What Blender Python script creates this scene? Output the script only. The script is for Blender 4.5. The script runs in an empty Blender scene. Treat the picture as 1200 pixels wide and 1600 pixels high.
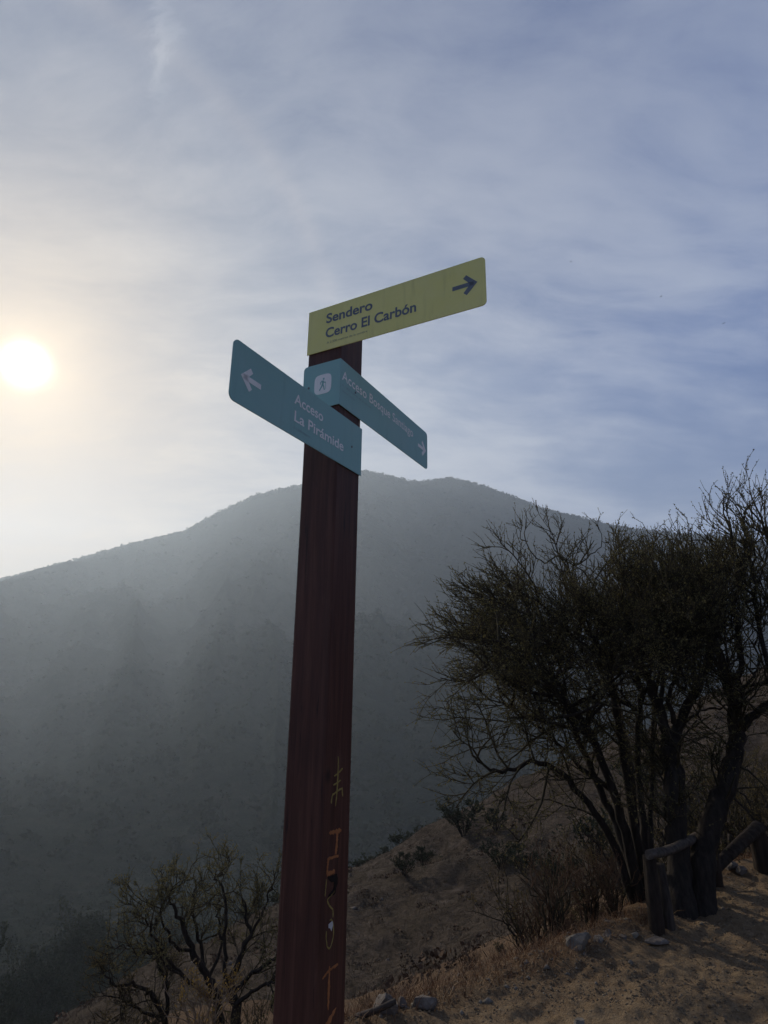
import bpy, math, random
import numpy as np
from mathutils import Matrix, Vector

D = bpy.data
COL = bpy.context.scene.collection
SC = bpy.context.scene
R = math.radians

# ------------------------------------------------------------------ camera
F, PITCH, ROLL = 930.0, 0.2741, 0.0146          # focal length in px of a 1600 px tall frame
CAMZ = 1.6
fw = np.array([0, math.cos(PITCH), math.sin(PITCH)])
_up = np.array([0, -math.sin(PITCH), math.cos(PITCH)])
_ri = np.array([1.0, 0, 0])
ri = _ri * math.cos(ROLL) + _up * math.sin(ROLL)
up = -_ri * math.sin(ROLL) + _up * math.cos(ROLL)
cam = D.objects.new('camera', D.cameras.new('camera'))
COL.objects.link(cam)
cam.data.sensor_fit = 'VERTICAL'
cam.data.sensor_height = 24
cam.data.lens = F / 1600 * 24
cam.data.clip_start = 0.05
cam.data.clip_end = 8000
cam.matrix_world = Matrix(((ri[0], up[0], -fw[0], 0), (ri[1], up[1], -fw[1], 0),
                           (ri[2], up[2], -fw[2], CAMZ), (0, 0, 0, 1)))
SC.camera = cam
SC.view_settings.view_transform = 'Standard'
SC.view_settings.look = 'None'
SC.view_settings.exposure = 0.10
SC.view_settings.gamma = 1.0
SC.view_settings.use_curve_mapping = False
SC.cycles.max_bounces = 5
SC.cycles.diffuse_bounces = 3
SC.cycles.volume_bounces = 1
SC.cycles.use_denoising = True
SC.cycles.sample_clamp_indirect = 4

SUN_EL, SUN_AZ = R(24.8), R(-34.0)                # azimuth from +Y towards +X
SUN = Vector((math.sin(SUN_AZ) * math.cos(SUN_EL), math.cos(SUN_AZ) * math.cos(SUN_EL), math.sin(SUN_EL)))


def ray(px, py):
    return ri * (px - 600) / F + up * (800 - py) / F + fw


def at(px, py, Y):
    """world point on the sight line at forward distance Y"""
    d = ray(px, py)
    p = d * (Y / d[1])
    return np.array([p[0], p[1], p[2] + CAMZ])


def ang(px, py):
    d = ray(px, py)
    return math.atan2(d[0], d[1]), math.atan2(d[2], math.hypot(d[0], d[1]))


# ------------------------------------------------------------------ node helpers
class NT:
    def __init__(s, tree):
        s.t = tree
        s.n = tree.nodes
        s.l = tree.links

    def add(s, typ, ins=None, **props):
        nd = s.n.new(typ)
        for k, v in props.items():
            setattr(nd, k, v)
        for k, v in (ins or {}).items():
            if isinstance(v, bpy.types.NodeSocket):
                s.l.new(v, nd.inputs[k])
            else:
                nd.inputs[k].default_value = v
        return nd

    def math(s, op, a, b=None, c=None, clamp=False):
        ins = {0: a}
        if b is not None: ins[1] = b
        if c is not None: ins[2] = c
        return s.add('ShaderNodeMath', ins, operation=op, use_clamp=clamp).outputs[0]

    def mix(s, f, a, b, blend='MIX'):
        nd = s.n.new('ShaderNodeMix')
        nd.data_type = 'RGBA'
        nd.blend_type = blend
        for i, v in ((0, f), (6, a), (7, b)):
            if isinstance(v, bpy.types.NodeSocket):
                s.l.new(v, nd.inputs[i])
            else:
                nd.inputs[i].default_value = (tuple(v) + (1,))[:4] if i else v
        return nd.outputs[2]

    def noise(s, vec, scale, detail=4, rough=.55, dist=0.0):
        return s.add('ShaderNodeTexNoise', {'Vector': vec, 'Scale': scale, 'Detail': detail, 'Roughness': rough,
                                            'Distortion': dist}).outputs[0]

    def ramp(s, f, *stops):
        nd = s.n.new('ShaderNodeValToRGB')
        s.l.new(f, nd.inputs[0])
        el = nd.color_ramp.elements
        while len(el) < len(stops):
            el.new(.5)
        for e, (p, c) in zip(el, stops):
            e.position = p
            e.color = (tuple(c) + (1,))[:4] if not isinstance(c, (int, float)) else (c, c, c, 1)
        return nd.outputs[0]

    def mapr(s, v, a, b, c=0.0, d=1.0):
        return s.add('ShaderNodeMapRange', {0: v, 1: a, 2: b, 3: c, 4: d}).outputs[0]

    def mapping(s, vec, scale=(1, 1, 1), rot=(0, 0, 0), loc=(0, 0, 0)):
        return s.add('ShaderNodeMapping', {'Vector': vec, 'Scale': scale, 'Rotation': rot, 'Location': loc}).outputs[0]


def material(name, build):
    m = D.materials.new(name)
    m.use_nodes = True
    m.node_tree.nodes.clear()
    t = NT(m.node_tree)
    out = t.add('ShaderNodeOutputMaterial')
    tc = t.add('ShaderNodeTexCoord')
    ps = t.add('ShaderNodeBsdfPrincipled')
    build(t, tc, ps)
    t.l.new(ps.outputs[0], out.inputs[0])
    return m


def bump(t, ps, h, strength, dist):
    b = t.add('ShaderNodeBump', {'Height': h, 'Strength': strength, 'Distance': dist})
    t.l.new(b.outputs[0], ps.inputs['Normal'])


# ------------------------------------------------------------------ sky and sun
W = D.worlds.new('World')
SC.world = W
W.use_nodes = True
W.node_tree.nodes.clear()
t = NT(W.node_tree)
tc = t.add('ShaderNodeTexCoord')
dirv = t.add('ShaderNodeVectorMath', {0: tc.outputs['Generated']}, operation='NORMALIZE').outputs[0]
sky = t.add('ShaderNodeTexSky', sky_type='NISHITA', sun_disc=False, sun_elevation=SUN_EL, sun_rotation=SUN_AZ,
            altitude=800, air_density=1.0, dust_density=1.5, ozone_density=1.5)
bg1 = t.add('ShaderNodeBackground', {'Color': sky.outputs[0], 'Strength': 0.05})
sep = t.add('ShaderNodeSeparateXYZ', {0: dirv})
zz = t.math('ADD', t.math('MAXIMUM', sep.outputs[2], 0.0), 0.16)
pl = t.add('ShaderNodeCombineXYZ', {0: t.math('DIVIDE', sep.outputs[0], zz), 1: t.math('DIVIDE', sep.outputs[1], zz), 2: 0.37}).outputs[0]
c = t.math('MAXIMUM', t.add('ShaderNodeVectorMath', {0: dirv, 1: SUN}, operation='DOT_PRODUCT').outputs['Value'], 0.0)
# high thin cloud sheet: broad veils, streaks of cirrus and fine ripples
warp = t.add('ShaderNodeTexNoise', {'Vector': pl, 'Scale': 1.1, 'Detail': 3.0}).outputs[1]
plw = t.add('ShaderNodeVectorMath', {0: pl, 1: t.add('ShaderNodeVectorMath', {0: warp, 'Scale': 0.42}, operation='SCALE').outputs[0]}, operation='ADD').outputs[0]
broad = t.noise(t.mapping(plw, (1, 1.5, 1), (0, 0, R(28))), 0.85, 4, .5)
streak = t.noise(t.mapping(plw, (1.0, 2.4, 1), (0, 0, R(-24))), 1.6, 7, .60, .25)
ripple = t.noise(t.mapping(plw, (1.0, 2.0, 1), (0, 0, R(12)), (3.1, 1.7, 0)), 5.5, 7, .62, .3)
cl = t.math('ADD', t.math('MULTIPLY', broad, .46), t.math('ADD', t.math('MULTIPLY', streak, .34), t.math('MULTIPLY', ripple, .20)))
mask = t.add('ShaderNodeMapRange', {0: cl, 1: .37, 2: .65}, interpolation_type='SMOOTHSTEP').outputs[0]
g3 = t.math('POWER', c, 3.0)
g14 = t.math('POWER', c, 26.0)
g90 = t.math('POWER', c, 260.0)
g900 = t.math('POWER', c, 5200.0)
thin = t.mix(g3, (.060, .135, .40), (.27, .32, .40))     # blue air seen between the veils
thick = t.mix(g3, (.34, .40, .55), (.60, .60, .60))    # lit cloud
thin = t.mix(t.mapr(sep.outputs[2], .50, .22, 0, .55), thin, (.30, .36, .47))   # paler air low down
colr = t.mix(mask, thin, thick)
colr = t.mix(t.mapr(sep.outputs[2], .46, .90, 0, .85), colr, t.mix(1.0, colr, (.40, .44, .56), 'MULTIPLY'))   # the sheet thins out overhead
lobe = t.mix(t.math('MULTIPLY', t.math('POWER', c, t.mapr(sep.outputs[2], .12, .55, 11.0, 30.0)), t.mapr(sep.outputs[2], .10, .50, .85, .42)), colr, (.92, .62, .30))
lobe2 = t.mix(g90, (0, 0, 0), (.55, .40, .20))
lobe3 = t.mix(t.math('MINIMUM', g900, 1.0), (0, 0, 0), (6.0, 5.4, 4.2))
s1 = t.mix(0.75, lobe, lobe2, 'ADD')
s2 = t.mix(1.0, s1, lobe3, 'ADD')
s2.node.clamp_result = False
# faint ice halo round the sun and one brighter wisp high on the left
hd = t.math('DIVIDE', t.math('SUBTRACT', c, .899), .0075)
ringf = t.math('MULTIPLY', t.math('EXPONENT', t.math('MULTIPLY', t.math('MULTIPLY', hd, hd), -1.0)), t.mapr(broad, .35, .6))
s2 = t.mix(ringf, s2, t.mix(1.0, s2, (.065, .050, .030), 'ADD'))
wd = ray(256, 75); wd = wd / np.linalg.norm(wd)
wv = ray(266, 20); wv = wv / np.linalg.norm(wv) - wd; wv -= wd * (wv @ wd); wv /= np.linalg.norm(wv)
wu = np.cross(wd, wv)
du = t.math('DIVIDE', t.math('ADD', t.add('ShaderNodeVectorMath', {0: dirv, 1: tuple(wu)}, operation='DOT_PRODUCT').outputs['Value'], t.math('MULTIPLY', t.math('SUBTRACT', ripple, .5), .16)), .011)
dv = t.math('DIVIDE', t.add('ShaderNodeVectorMath', {0: dirv, 1: tuple(wv)}, operation='DOT_PRODUCT').outputs['Value'], .060)
wf = t.math('EXPONENT', t.math('MULTIPLY', t.math('ADD', t.math('MULTIPLY', du, du), t.math('MULTIPLY', dv, dv)), -1.0))
front = t.math('GREATER_THAN', t.add('ShaderNodeVectorMath', {0: dirv, 1: tuple(wd)}, operation='DOT_PRODUCT').outputs['Value'], 0.0)
s2 = t.mix(t.math('MULTIPLY', wf, front), s2, t.mix(1.0, s2, (.105, .105, .09), 'ADD'))
bg2 = t.add('ShaderNodeBackground', {'Color': s2, 'Strength': 1.0})
cover = t.math('ADD', .78, t.math('MULTIPLY', mask, .2))
ms = t.add('ShaderNodeMixShader', {0: cover, 1: bg1.outputs[0], 2: bg2.outputs[0]})
wo = t.add('ShaderNodeOutputWorld', {0: ms.outputs[0]})
W.cycles.sampling_method = 'MANUAL'
W.cycles.sample_map_resolution = 1024

sl = D.lights.new('sun', 'SUN')
sl.energy = 3.0
sl.angle = R(1.2)
sl.color = (1.0, .90, .76)
so = D.objects.new('sun', sl)
so.rotation_euler = (-SUN).to_track_quat('-Z', 'Y').to_euler()
so.location = (0, 0, 60)
COL.objects.link(so)


# ------------------------------------------------------------------ object helpers
def mesh_np(name, V, Fc, mats=None, smooth=False, mi=None):
    """Fc: list of int arrays (n,3)/(n,4)"""
    me = D.meshes.new(name)
    V = np.asarray(V, np.float32)
    if not isinstance(Fc, (list, tuple)):
        Fc = [Fc]
    Fc = [np.asarray(f, np.int32) for f in Fc if len(f)]
    me.vertices.add(len(V))
    me.vertices.foreach_set('co', V.ravel())
    nl = sum(f.size for f in Fc)
    me.loops.add(nl)
    me.loops.foreach_set('vertex_index', np.concatenate([f.ravel() for f in Fc]))
    tot = np.concatenate([np.full(len(f), f.shape[1], np.int32) for f in Fc])
    st = np.concatenate([[0], np.cumsum(tot)[:-1]]).astype(np.int32)
    me.polygons.add(len(tot))
    me.polygons.foreach_set('loop_start', st)
    me.polygons.foreach_set('loop_total', tot)
    if smooth:
        me.polygons.foreach_set('use_smooth', np.ones(len(tot), bool))
    if mi is not None:
        me.polygons.foreach_set('material_index', np.asarray(mi, np.int32))
    for m in (mats or []):
        me.materials.append(m)
    me.update(calc_edges=True)
    me.validate()
    return me


def link(name, data, parent=None, M=None, **props):
    o = D.objects.new(name, data)
    COL.objects.link(o)
    if parent is not None:
        o.parent = parent
    if M is not None:
        o.matrix_basis = M
    for k, v in props.items():
        o[k] = v
    return o


def thing(name, label, cat, loc, group=None, rz=0.0, data=None):
    o = link(name, data)
    o.location = loc
    o.rotation_euler = (0, 0, rz)
    o['label'] = label
    o['category'] = cat
    if group:
        o['group'] = group
    return o


def copy_thing(o, loc, rz, label=None, group=None, scale=1.0):
    def cp(a, parent):
        b = a.copy()
        COL.objects.link(b)
        b.parent = parent
        for ch in a.children:
            cp(ch, b)
        return b
    b = cp(o, None)
    b.location = loc
    b.rotation_euler = (0, 0, rz)
    b.scale = (scale, scale, scale) if isinstance(scale, (int, float)) else scale
    if label: b['label'] = label
    if group: b['group'] = group
    return b


# numpy value noise ---------------------------------------------------------
def _h(ix, iy, seed):
    n = (ix.astype(np.int64) * 374761393 + iy.astype(np.int64) * 668265263 + seed * 1442695041) & 0xffffffff
    n = ((n ^ (n >> 13)) * 1274126177) & 0xffffffff
    n = n ^ (n >> 16)
    return (n & 0xffffff) / float(0xffffff)


def vnoise(x, y, seed=0):
    ix, iy = np.floor(x), np.floor(y)
    fx, fy = x - ix, y - iy
    fx = fx * fx * (3 - 2 * fx)
    fy = fy * fy * (3 - 2 * fy)
    a, b = _h(ix, iy, seed), _h(ix + 1, iy, seed)
    c_, d = _h(ix, iy + 1, seed), _h(ix + 1, iy + 1, seed)
    return (a + (b - a) * fx) * (1 - fy) + (c_ + (d - c_) * fx) * fy - .5


def fbm(x, y, octv=4, seed=0, gain=.5):
    s, a = 0, 1.0
    for i in range(octv):
        s = s + a * vnoise(x * 2 ** i + 17.3 * i, y * 2 ** i - 9.1 * i, seed + i)
        a *= gain
    return s


def sstep(x, a, b):
    q = np.clip((x - a) / (b - a), 0, 1)
    return q * q * (3 - 2 * q)


# ------------------------------------------------------------------ terrain height
EDGE = np.array([(-40, -30), (-12, -7), (-5, -1.2), (-2.6, 1.0), (-1.3, 2.5), (-.55, 3.15), (-.12, 3.42), (.39, 3.8), (1.16, 4.28), (1.85, 4.8),
                 (2.35, 5.35), (3.0, 5.95), (4.0, 6.5), (6.0, 7.1), (10, 7.4), (24, 5.5), (60, -4)], float)


def edge_sd(x, y):
    """signed distance to the edge of the trail plateau, positive on the plateau"""
    best = np.full(x.shape, 1e9)
    sgn = np.ones(x.shape)
    for a, b in zip(EDGE[:-1], EDGE[1:]):
        d = b - a
        q = np.clip(((x - a[0]) * d[0] + (y - a[1]) * d[1]) / (d @ d), 0, 1)
        dx, dy = x - a[0] - q * d[0], y - a[1] - q * d[1]
        r = np.hypot(dx, dy)
        s = np.where(d[0] * (y - a[1]) - d[1] * (x - a[0]) > 0, -1.0, 1.0)
        u = r < best
        best = np.where(u, r, best)
        sgn = np.where(u, s, sgn)
    return best * sgn


RIDGE = [(-200, 1790, 17), (110, 1600, 19), (300, 1487, 22), (430, 1428, 24), (545, 1372, 26), (640, 1318, 28), (720, 1276, 30), (790, 1240, 32),
         (900, 1195, 35), (1000, 1150, 38), (1120, 1095, 42), (1200, 1060, 45), (1450, 960, 52)]
FACE = [(560, 1565, 11), (700, 1510, 10.5), (850, 1455, 10), (1000, 1400, 10), (1150, 1335, 11), (1300, 1290, 12),
        (430, 1650, 10), (250, 1720, 9), (0, 1800, 9),
        (620, 1440, 17), (780, 1370, 19), (950, 1300, 20), (1150, 1220, 23), (1350, 1120, 26)]
cp = []
for px, py, d in RIDGE + FACE:
    a, e = ang(px, py)
    cp.append((a, math.log(d), CAMZ + d * math.tan(e)))
for px, py, d in RIDGE:
    a, e = ang(px, py)
    z = CAMZ + d * math.tan(e)
    k = max(0, 1 - abs(px - 500) / 1600)
    cp.append((a, math.log(d * 1.3), z - 3.2))
    cp.append((a, math.log(d * 2.0), z - 13.0))
for a in (-180, -140, -100, -75):
    cp += [(R(a), math.log(10), -4.5), (R(a), math.log(30), -12), (R(a), math.log(60), -25)]
for a in (70, 90, 110, 150, 180):
    cp += [(R(a), math.log(10), 1.0), (R(a), math.log(30), 8), (R(a), math.log(60), 18)]
for a in range(-180, 181, 24):
    cp += [(R(a), math.log(130), -48), (R(a), math.log(220), -56)]
for a in range(-180, 181, 45):
    cp += [(R(a), math.log(3.0), -1.4)]
cp = np.array(cp)


def _tps(d2):
    return np.where(d2 > 1e-12, d2 * np.log(d2 + 1e-20), 0.0)


def _solve():
    x, y, z = cp[:, 0] * 2.2, cp[:, 1], cp[:, 2]
    n = len(cp)
    K = _tps((x[:, None] - x) ** 2 + (y[:, None] - y) ** 2) + np.eye(n) * .002
    P = np.stack([np.ones(n), x, y], 1)
    A = np.block([[K, P], [P.T, np.zeros((3, 3))]])
    return np.linalg.solve(A, np.concatenate([z, np.zeros(3)]))


TW = _solve()


def mid_h(x, y):
    sh = x.shape
    a = np.arctan2(x, y).ravel() * 2.2
    l = np.log(np.maximum(np.hypot(x, y), .5)).ravel()
    out = TW[-3] + TW[-2] * a + TW[-1] * l
    for i in range(len(cp)):
        out += TW[i] * _tps((a - cp[i, 0] * 2.2) ** 2 + (l - cp[i, 1]) ** 2)
    return out.reshape(sh)


CREST = [(-900, 1000), (-500, 985), (-250, 962), (0, 905), (100, 880), (200, 851), (290, 829), (340, 801), (400, 773), (470, 757), (520, 744), (570, 735), (600, 741), (650, 753),
         (705, 746), (740, 754), (800, 775), (850, 795), (900, 806), (960, 822), (1040, 832), (1120, 838), (1200, 850), (1450, 900), (1900, 960)]
_ca = np.array([ang(*p)[0] for p in CREST])
_ce = np.array([ang(*p)[1] for p in CREST])
_ca = np.concatenate([[-math.pi], _ca, [math.pi]])
_ce = np.concatenate([[R(4)], _ce, [R(4)]])


def crest_R(a):
    return np.interp(a, [R(-180), R(-60), R(-33), R(-5), R(30), R(60), R(180)], [1350, 1450, 1400, 1150, 1250, 1350, 1350])


def height(x, y):
    r = np.hypot(x, y)
    a = np.arctan2(x, y)
    sd = edge_sd(x, y)
    pl_ = .035 * fbm(x * .9, y * .9, 3, 5) + .02 * (x - 1) * sstep(x, 1, 6)
    m = mid_h(x, y)
    m = m + fbm(x * .35, y * .35, 4, 11) * .7 * sstep(r, 7, 16) * (1 - sstep(r, 60, 120))
    lip = np.maximum(-sd, 0)
    m = m + (fbm(x * 1.5, y * 1.5, 3, 15) * .11 + fbm(x * 4.2, y * 4.2, 2, 25) * .03) * sstep(r, 6, 11) * (1 - sstep(r, 40, 70))
    out = np.minimum(pl_ - .20 * lip - .17 * lip ** 1.6, pl_)
    k = sstep(-sd, .1, 3.0)
    z = np.where(sd > 0, pl_, pl_ * (1 - k) + k * m - .25 * np.minimum(lip, 1.2) * (1 - k) - .75 * np.exp(-((lip - 2.0) / 1.1) ** 2) * sstep(lip, 0, .8))
    # mountain
    far = r > 150
    if far.any():
        Rc = crest_R(a)
        ce = np.interp(a, _ca, _ce)
        zc = CAMZ + Rc * np.tan(ce)
        tt = np.clip((r - 200) / (Rc - 200), 0, 1.4)
        up_ = np.where(tt < 1, tt ** 1.34, 1 - (tt - 1) * 1.6)
        rav = (np.abs(fbm(a * 9 + 2, r / 600, 4, 31)) * -70 + fbm(x / 160, y / 160, 4, 41) * 50 + fbm(x / 40, y / 40, 3, 43) * 9) * np.sin(np.clip(tt, 0, 1) * math.pi) ** 1.3
        spur = 55 * np.exp(-((a - R(-33) - (tt - .65) * .5) / .10) ** 2) * np.sin(np.clip(tt, 0, 1) * math.pi)
        zm = -56 + (zc + 56) * up_ + rav + spur
        w = sstep(r, 150, 230)
        z = np.where(far, z * (1 - w) + w * zm, z)
    return z


def hz(x, y):
    return float(height(np.array([float(x)]), np.array([float(y)]))[0])


def clods(x, y, sd):
    """small relief of the trampled, crumbly soil"""
    r = np.hypot(x, y)
    fade = 1 - sstep(r, 7, 13)
    w = sstep(sd, -.8, .3)
    u = x * .8 + y * .6
    v = -x * .6 + y * .8
    rough = fbm(x * 7, y * 7, 4, 61, .62)
    ridge = np.abs(fbm(u * 5, v * 11, 3, 71)) * -1
    return fade * ((.026 * rough + .036 * ridge) * (.45 + .55 * w) + .05 * fbm(x * 1.8, y * 1.8, 2, 83) * w + .04 * fbm(x * 4, y * 4, 3, 91) * (1 - w))


ZMIN, ZMAX = 0.0, 0.0


def polar_sheet(name, az, rr, mat, cls=None, attr=False, smooth=True):
    A, Q = np.meshgrid(az, rr)
    X, Y = np.sin(A) * Q, np.cos(A) * Q
    Z = height(X, Y)
    sd = edge_sd(X, Y)
    if attr:
        Z = Z + clods(X, Y, sd) * sstep(Q, .4, 1.2) * (1 - sstep(Q, 11.5, 12))
    global ZMIN, ZMAX
    ZMIN, ZMAX = min(ZMIN, float(Z.min())), max(ZMAX, float(Z.max()))
    n, m = A.shape
    idx = np.arange(n * m).reshape(n, m)
    q = np.stack([idx[:-1, :-1], idx[:-1, 1:], idx[1:, 1:], idx[1:, :-1]], -1).reshape(-1, 4)[:, ::-1]
    me = mesh_np(name, np.stack([X, Y, Z], -1).reshape(-1, 3), [q], [mat], smooth)
    at_ = me.attributes.new('grassy', 'FLOAT', 'POINT')
    wob = sd + .35 * fbm(X * 2.2, Y * 2.2, 3, 19)
    at_.data.foreach_set('value', (1 - sstep(wob, -.25, .45)).astype(np.float32).ravel())
    return link(name, me, kind='structure')


# ------------------------------------------------------------------ terrain materials
def m_ground(t, tc, ps):
    v = tc.outputs['Object']
    g = t.add('ShaderNodeAttribute', attribute_name='grassy').outputs['Fac']
    n1 = t.noise(v, 1.3, 5, .6)
    n2 = t.noise(v, 22, 6, .7)
    n3 = t.noise(t.mapping(v, (1, 2.6, 1), (0, 0, R(37))), 34, 5, .65)
    soil = t.ramp(n1, (.3, (.150, .098, .055)), (.55, (.190, .130, .074)), (.8, (.130, .080, .046)))
    soil = t.mix(t.mapr(n2, .35, .75), soil, (.270, .200, .122))
    soil = t.mix(t.mapr(n3, .60, .72), soil, (.045, .031, .021))
    dry = t.ramp(n2, (.25, (.050, .034, .023)), (.5, (.115, .075, .045)), (.75, (.185, .125, .070)))
    dry = t.mix(t.mapr(n3, .45, .7), dry, (.130, .072, .036))
    col = t.mix(g, soil, dry)
    t.l.new(col, ps.inputs['Base Color'])
    ps.inputs['Roughness'].default_value = .97
    ps.inputs['Specular IOR Level'].default_value = .1
    h = t.math('ADD', t.math('MULTIPLY', n3, .5), t.math('ADD', t.noise(v, 70, 4, .7), n2))
    bump(t, ps, h, 1.0, .022)


def m_hill(t, tc, ps):
    v = tc.outputs['Object']
    w = t.mapping(v, (1, 1, 2.5), (0, 0, R(30)))
    n1 = t.noise(v, .35, 6, .62)
    n2 = t.noise(w, 3.2, 6, .7, .8)
    n3 = t.noise(w, 9.0, 5, .7, .5)
    col = t.ramp(n2, (.28, (.030, .023, .017)), (.44, (.072, .055, .041)), (.60, (.115, .088, .066)), (.8, (.165, .128, .096)))
    col = t.mix(t.mapr(n1, .48, .68), col, (.080, .060, .040))
    col = t.mix(t.mapr(n3, .58, .70), col, (.030, .030, .020))
    col = t.mix(t.mapr(t.noise(v, .9, 4, .6), .60, .72), col, (.150, .118, .094))
    t.l.new(col, ps.inputs['Base Color'])
    ps.inputs['Roughness'].default_value = .98
    ps.inputs['Specular IOR Level'].default_value = .05
    bump(t, ps, t.math('ADD', n2, t.math('MULTIPLY', n3, .5)), 1.0, .35)


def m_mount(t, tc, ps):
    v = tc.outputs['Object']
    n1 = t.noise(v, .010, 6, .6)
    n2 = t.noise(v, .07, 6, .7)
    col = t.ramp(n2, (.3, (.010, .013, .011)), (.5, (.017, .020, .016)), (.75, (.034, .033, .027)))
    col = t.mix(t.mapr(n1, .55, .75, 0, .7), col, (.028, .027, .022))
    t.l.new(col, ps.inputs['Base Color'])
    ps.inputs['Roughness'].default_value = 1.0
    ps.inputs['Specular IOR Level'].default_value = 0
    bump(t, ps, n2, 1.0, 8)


M_ground = material('dry soil', m_ground)
M_hill = material('dry hillside', m_hill)
M_mount = material('scrubby mountain', m_mount)

azf = np.radians(np.concatenate([np.linspace(-180, -52, 60)[:-1], np.linspace(-52, -40, 30)[:-1], np.linspace(-40, 40, 470), np.linspace(40, 52, 30)[1:], np.linspace(52, 180, 60)[1:]]))
r1 = np.concatenate([np.linspace(.02, 2.8, 22)[:-1], np.linspace(2.8, 8, 240)[:-1], np.geomspace(8, 12, 40)])
r2 = np.geomspace(12, 60, 210)
azm = np.radians(np.concatenate([np.linspace(-180, -45, 90)[:-1], np.linspace(-45, 45, 420), np.linspace(45, 180, 90)[1:]]))
r3 = np.concatenate([np.geomspace(60, 260, 46)[:-1], np.linspace(260, 1640, 190)])
polar_sheet('ground', azf, r1, M_ground, attr=True)
polar_sheet('hillside', azf, r2, M_hill)
A3 = azf[(azf < R(-46)) | (azf > R(46))]
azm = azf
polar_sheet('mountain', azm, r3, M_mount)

# ------------------------------------------------------------------ generic materials
def simple(name, c1, c2, scale, rough=.9, stretch=(1, 1, 1), bmp=0, bdist=.01, spec=.2, extra=None):
    def f(t, tc, ps):
        v = t.mapping(tc.outputs['Object'], stretch)
        n = t.noise(v, scale, 5, .65)
        col = t.ramp(n, (.3, c1), (.7, c2))
        if extra:
            col = t.mix(t.mapr(t.noise(v, extra[0], 4, .6), extra[1], extra[2]), col, extra[3])
        t.l.new(col, ps.inputs['Base Color'])
        ps.inputs['Roughness'].default_value = rough
        ps.inputs['Specular IOR Level'].default_value = spec
        if bmp:
            bump(t, ps, n, bmp, bdist)
    return material(name, f)


def leafmat(name, c1, c2, scale):
    def f(t, tc, ps):
        n = t.noise(tc.outputs['Object'], scale, 4, .6)
        col = t.ramp(n, (.3, c1), (.7, c2))
        t.l.new(col, ps.inputs['Base Color'])
        ps.inputs['Roughness'].default_value = .75
        ps.inputs['Specular IOR Level'].default_value = .2
    m = material(name, f)
    t = NT(m.node_tree)
    ps = [n for n in t.n if n.type == 'BSDF_PRINCIPLED'][0]
    out = [n for n in t.n if n.type == 'OUTPUT_MATERIAL'][0]
    src = ps.inputs['Base Color'].links[0].from_socket
    tr = t.add('ShaderNodeBsdfTranslucent', {'Color': src})
    mx = t.add('ShaderNodeMixShader', {0: .35, 1: ps.outputs[0], 2: tr.outputs[0]})
    t.l.new(mx.outputs[0], out.inputs[0])
    return m


M_bark = simple('dark furrowed bark', (.012, .010, .009), (.042, .034, .028), 26, .95, (1, 1, .25), 1.0, .02, .1)
M_twig = simple('fine twigs', (.022, .019, .013), (.055, .046, .028), 7, .9, spec=.1)
M_leaf = leafmat('small olive leaves', (.072, .066, .027), (.165, .142, .060), 2.2)
M_leaf2 = leafmat('brown olive leaves', (.068, .054, .023), (.140, .106, .046), 2.2)
M_yleaf = leafmat('yellowing leaves', (.16, .10, .025), (.30, .20, .05), 9)
M_ptwig = simple('pale dry twigs', (.13, .10, .075), (.24, .19, .14), 9, .9, spec=.1)
M_dgreen = simple('dark evergreen leaves', (.020, .026, .014), (.050, .056, .028), 2.5, .8, spec=.15)
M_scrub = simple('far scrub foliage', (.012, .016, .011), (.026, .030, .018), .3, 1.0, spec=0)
M_straw = simple('straw', (.16, .085, .038), (.34, .22, .12), 5, .85, spec=.2)
M_rust = simple('rust coloured dry stems', (.075, .036, .020), (.200, .100, .050), 4, .9, spec=.1)
M_brush = simple('dry bush stems', (.045, .029, .021), (.115, .070, .042), 4, .9, spec=.1)
M_rock = simple('grey brown rock', (.060, .048, .040), (.150, .125, .105), 9, .9, (1, 1, 1), 1.0, .02, .2, (30, .55, .7, (.19, .165, .14)))
M_prock = simple('pale rock', (.085, .075, .062), (.185, .160, .130), 11, .9, (1, 1, 1), 1.0, .015, .2)
M_log = simple('weathered log', (.014, .011, .009), (.050, .038, .030), 22, .95, (1, 1, .16), 1.0, .02, .08, (5, .5, .7, (.034, .022, .016)))
M_log2 = simple('grey split log', (.022, .018, .016), (.085, .068, .056), 26, .92, (1, 1, .16), 1.0, .014, .1)
M_rail = simple('pale weathered pole', (.040, .032, .027), (.125, .102, .084), 30, .92, (1, 1, 1), 1.0, .010, .1)

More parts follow.
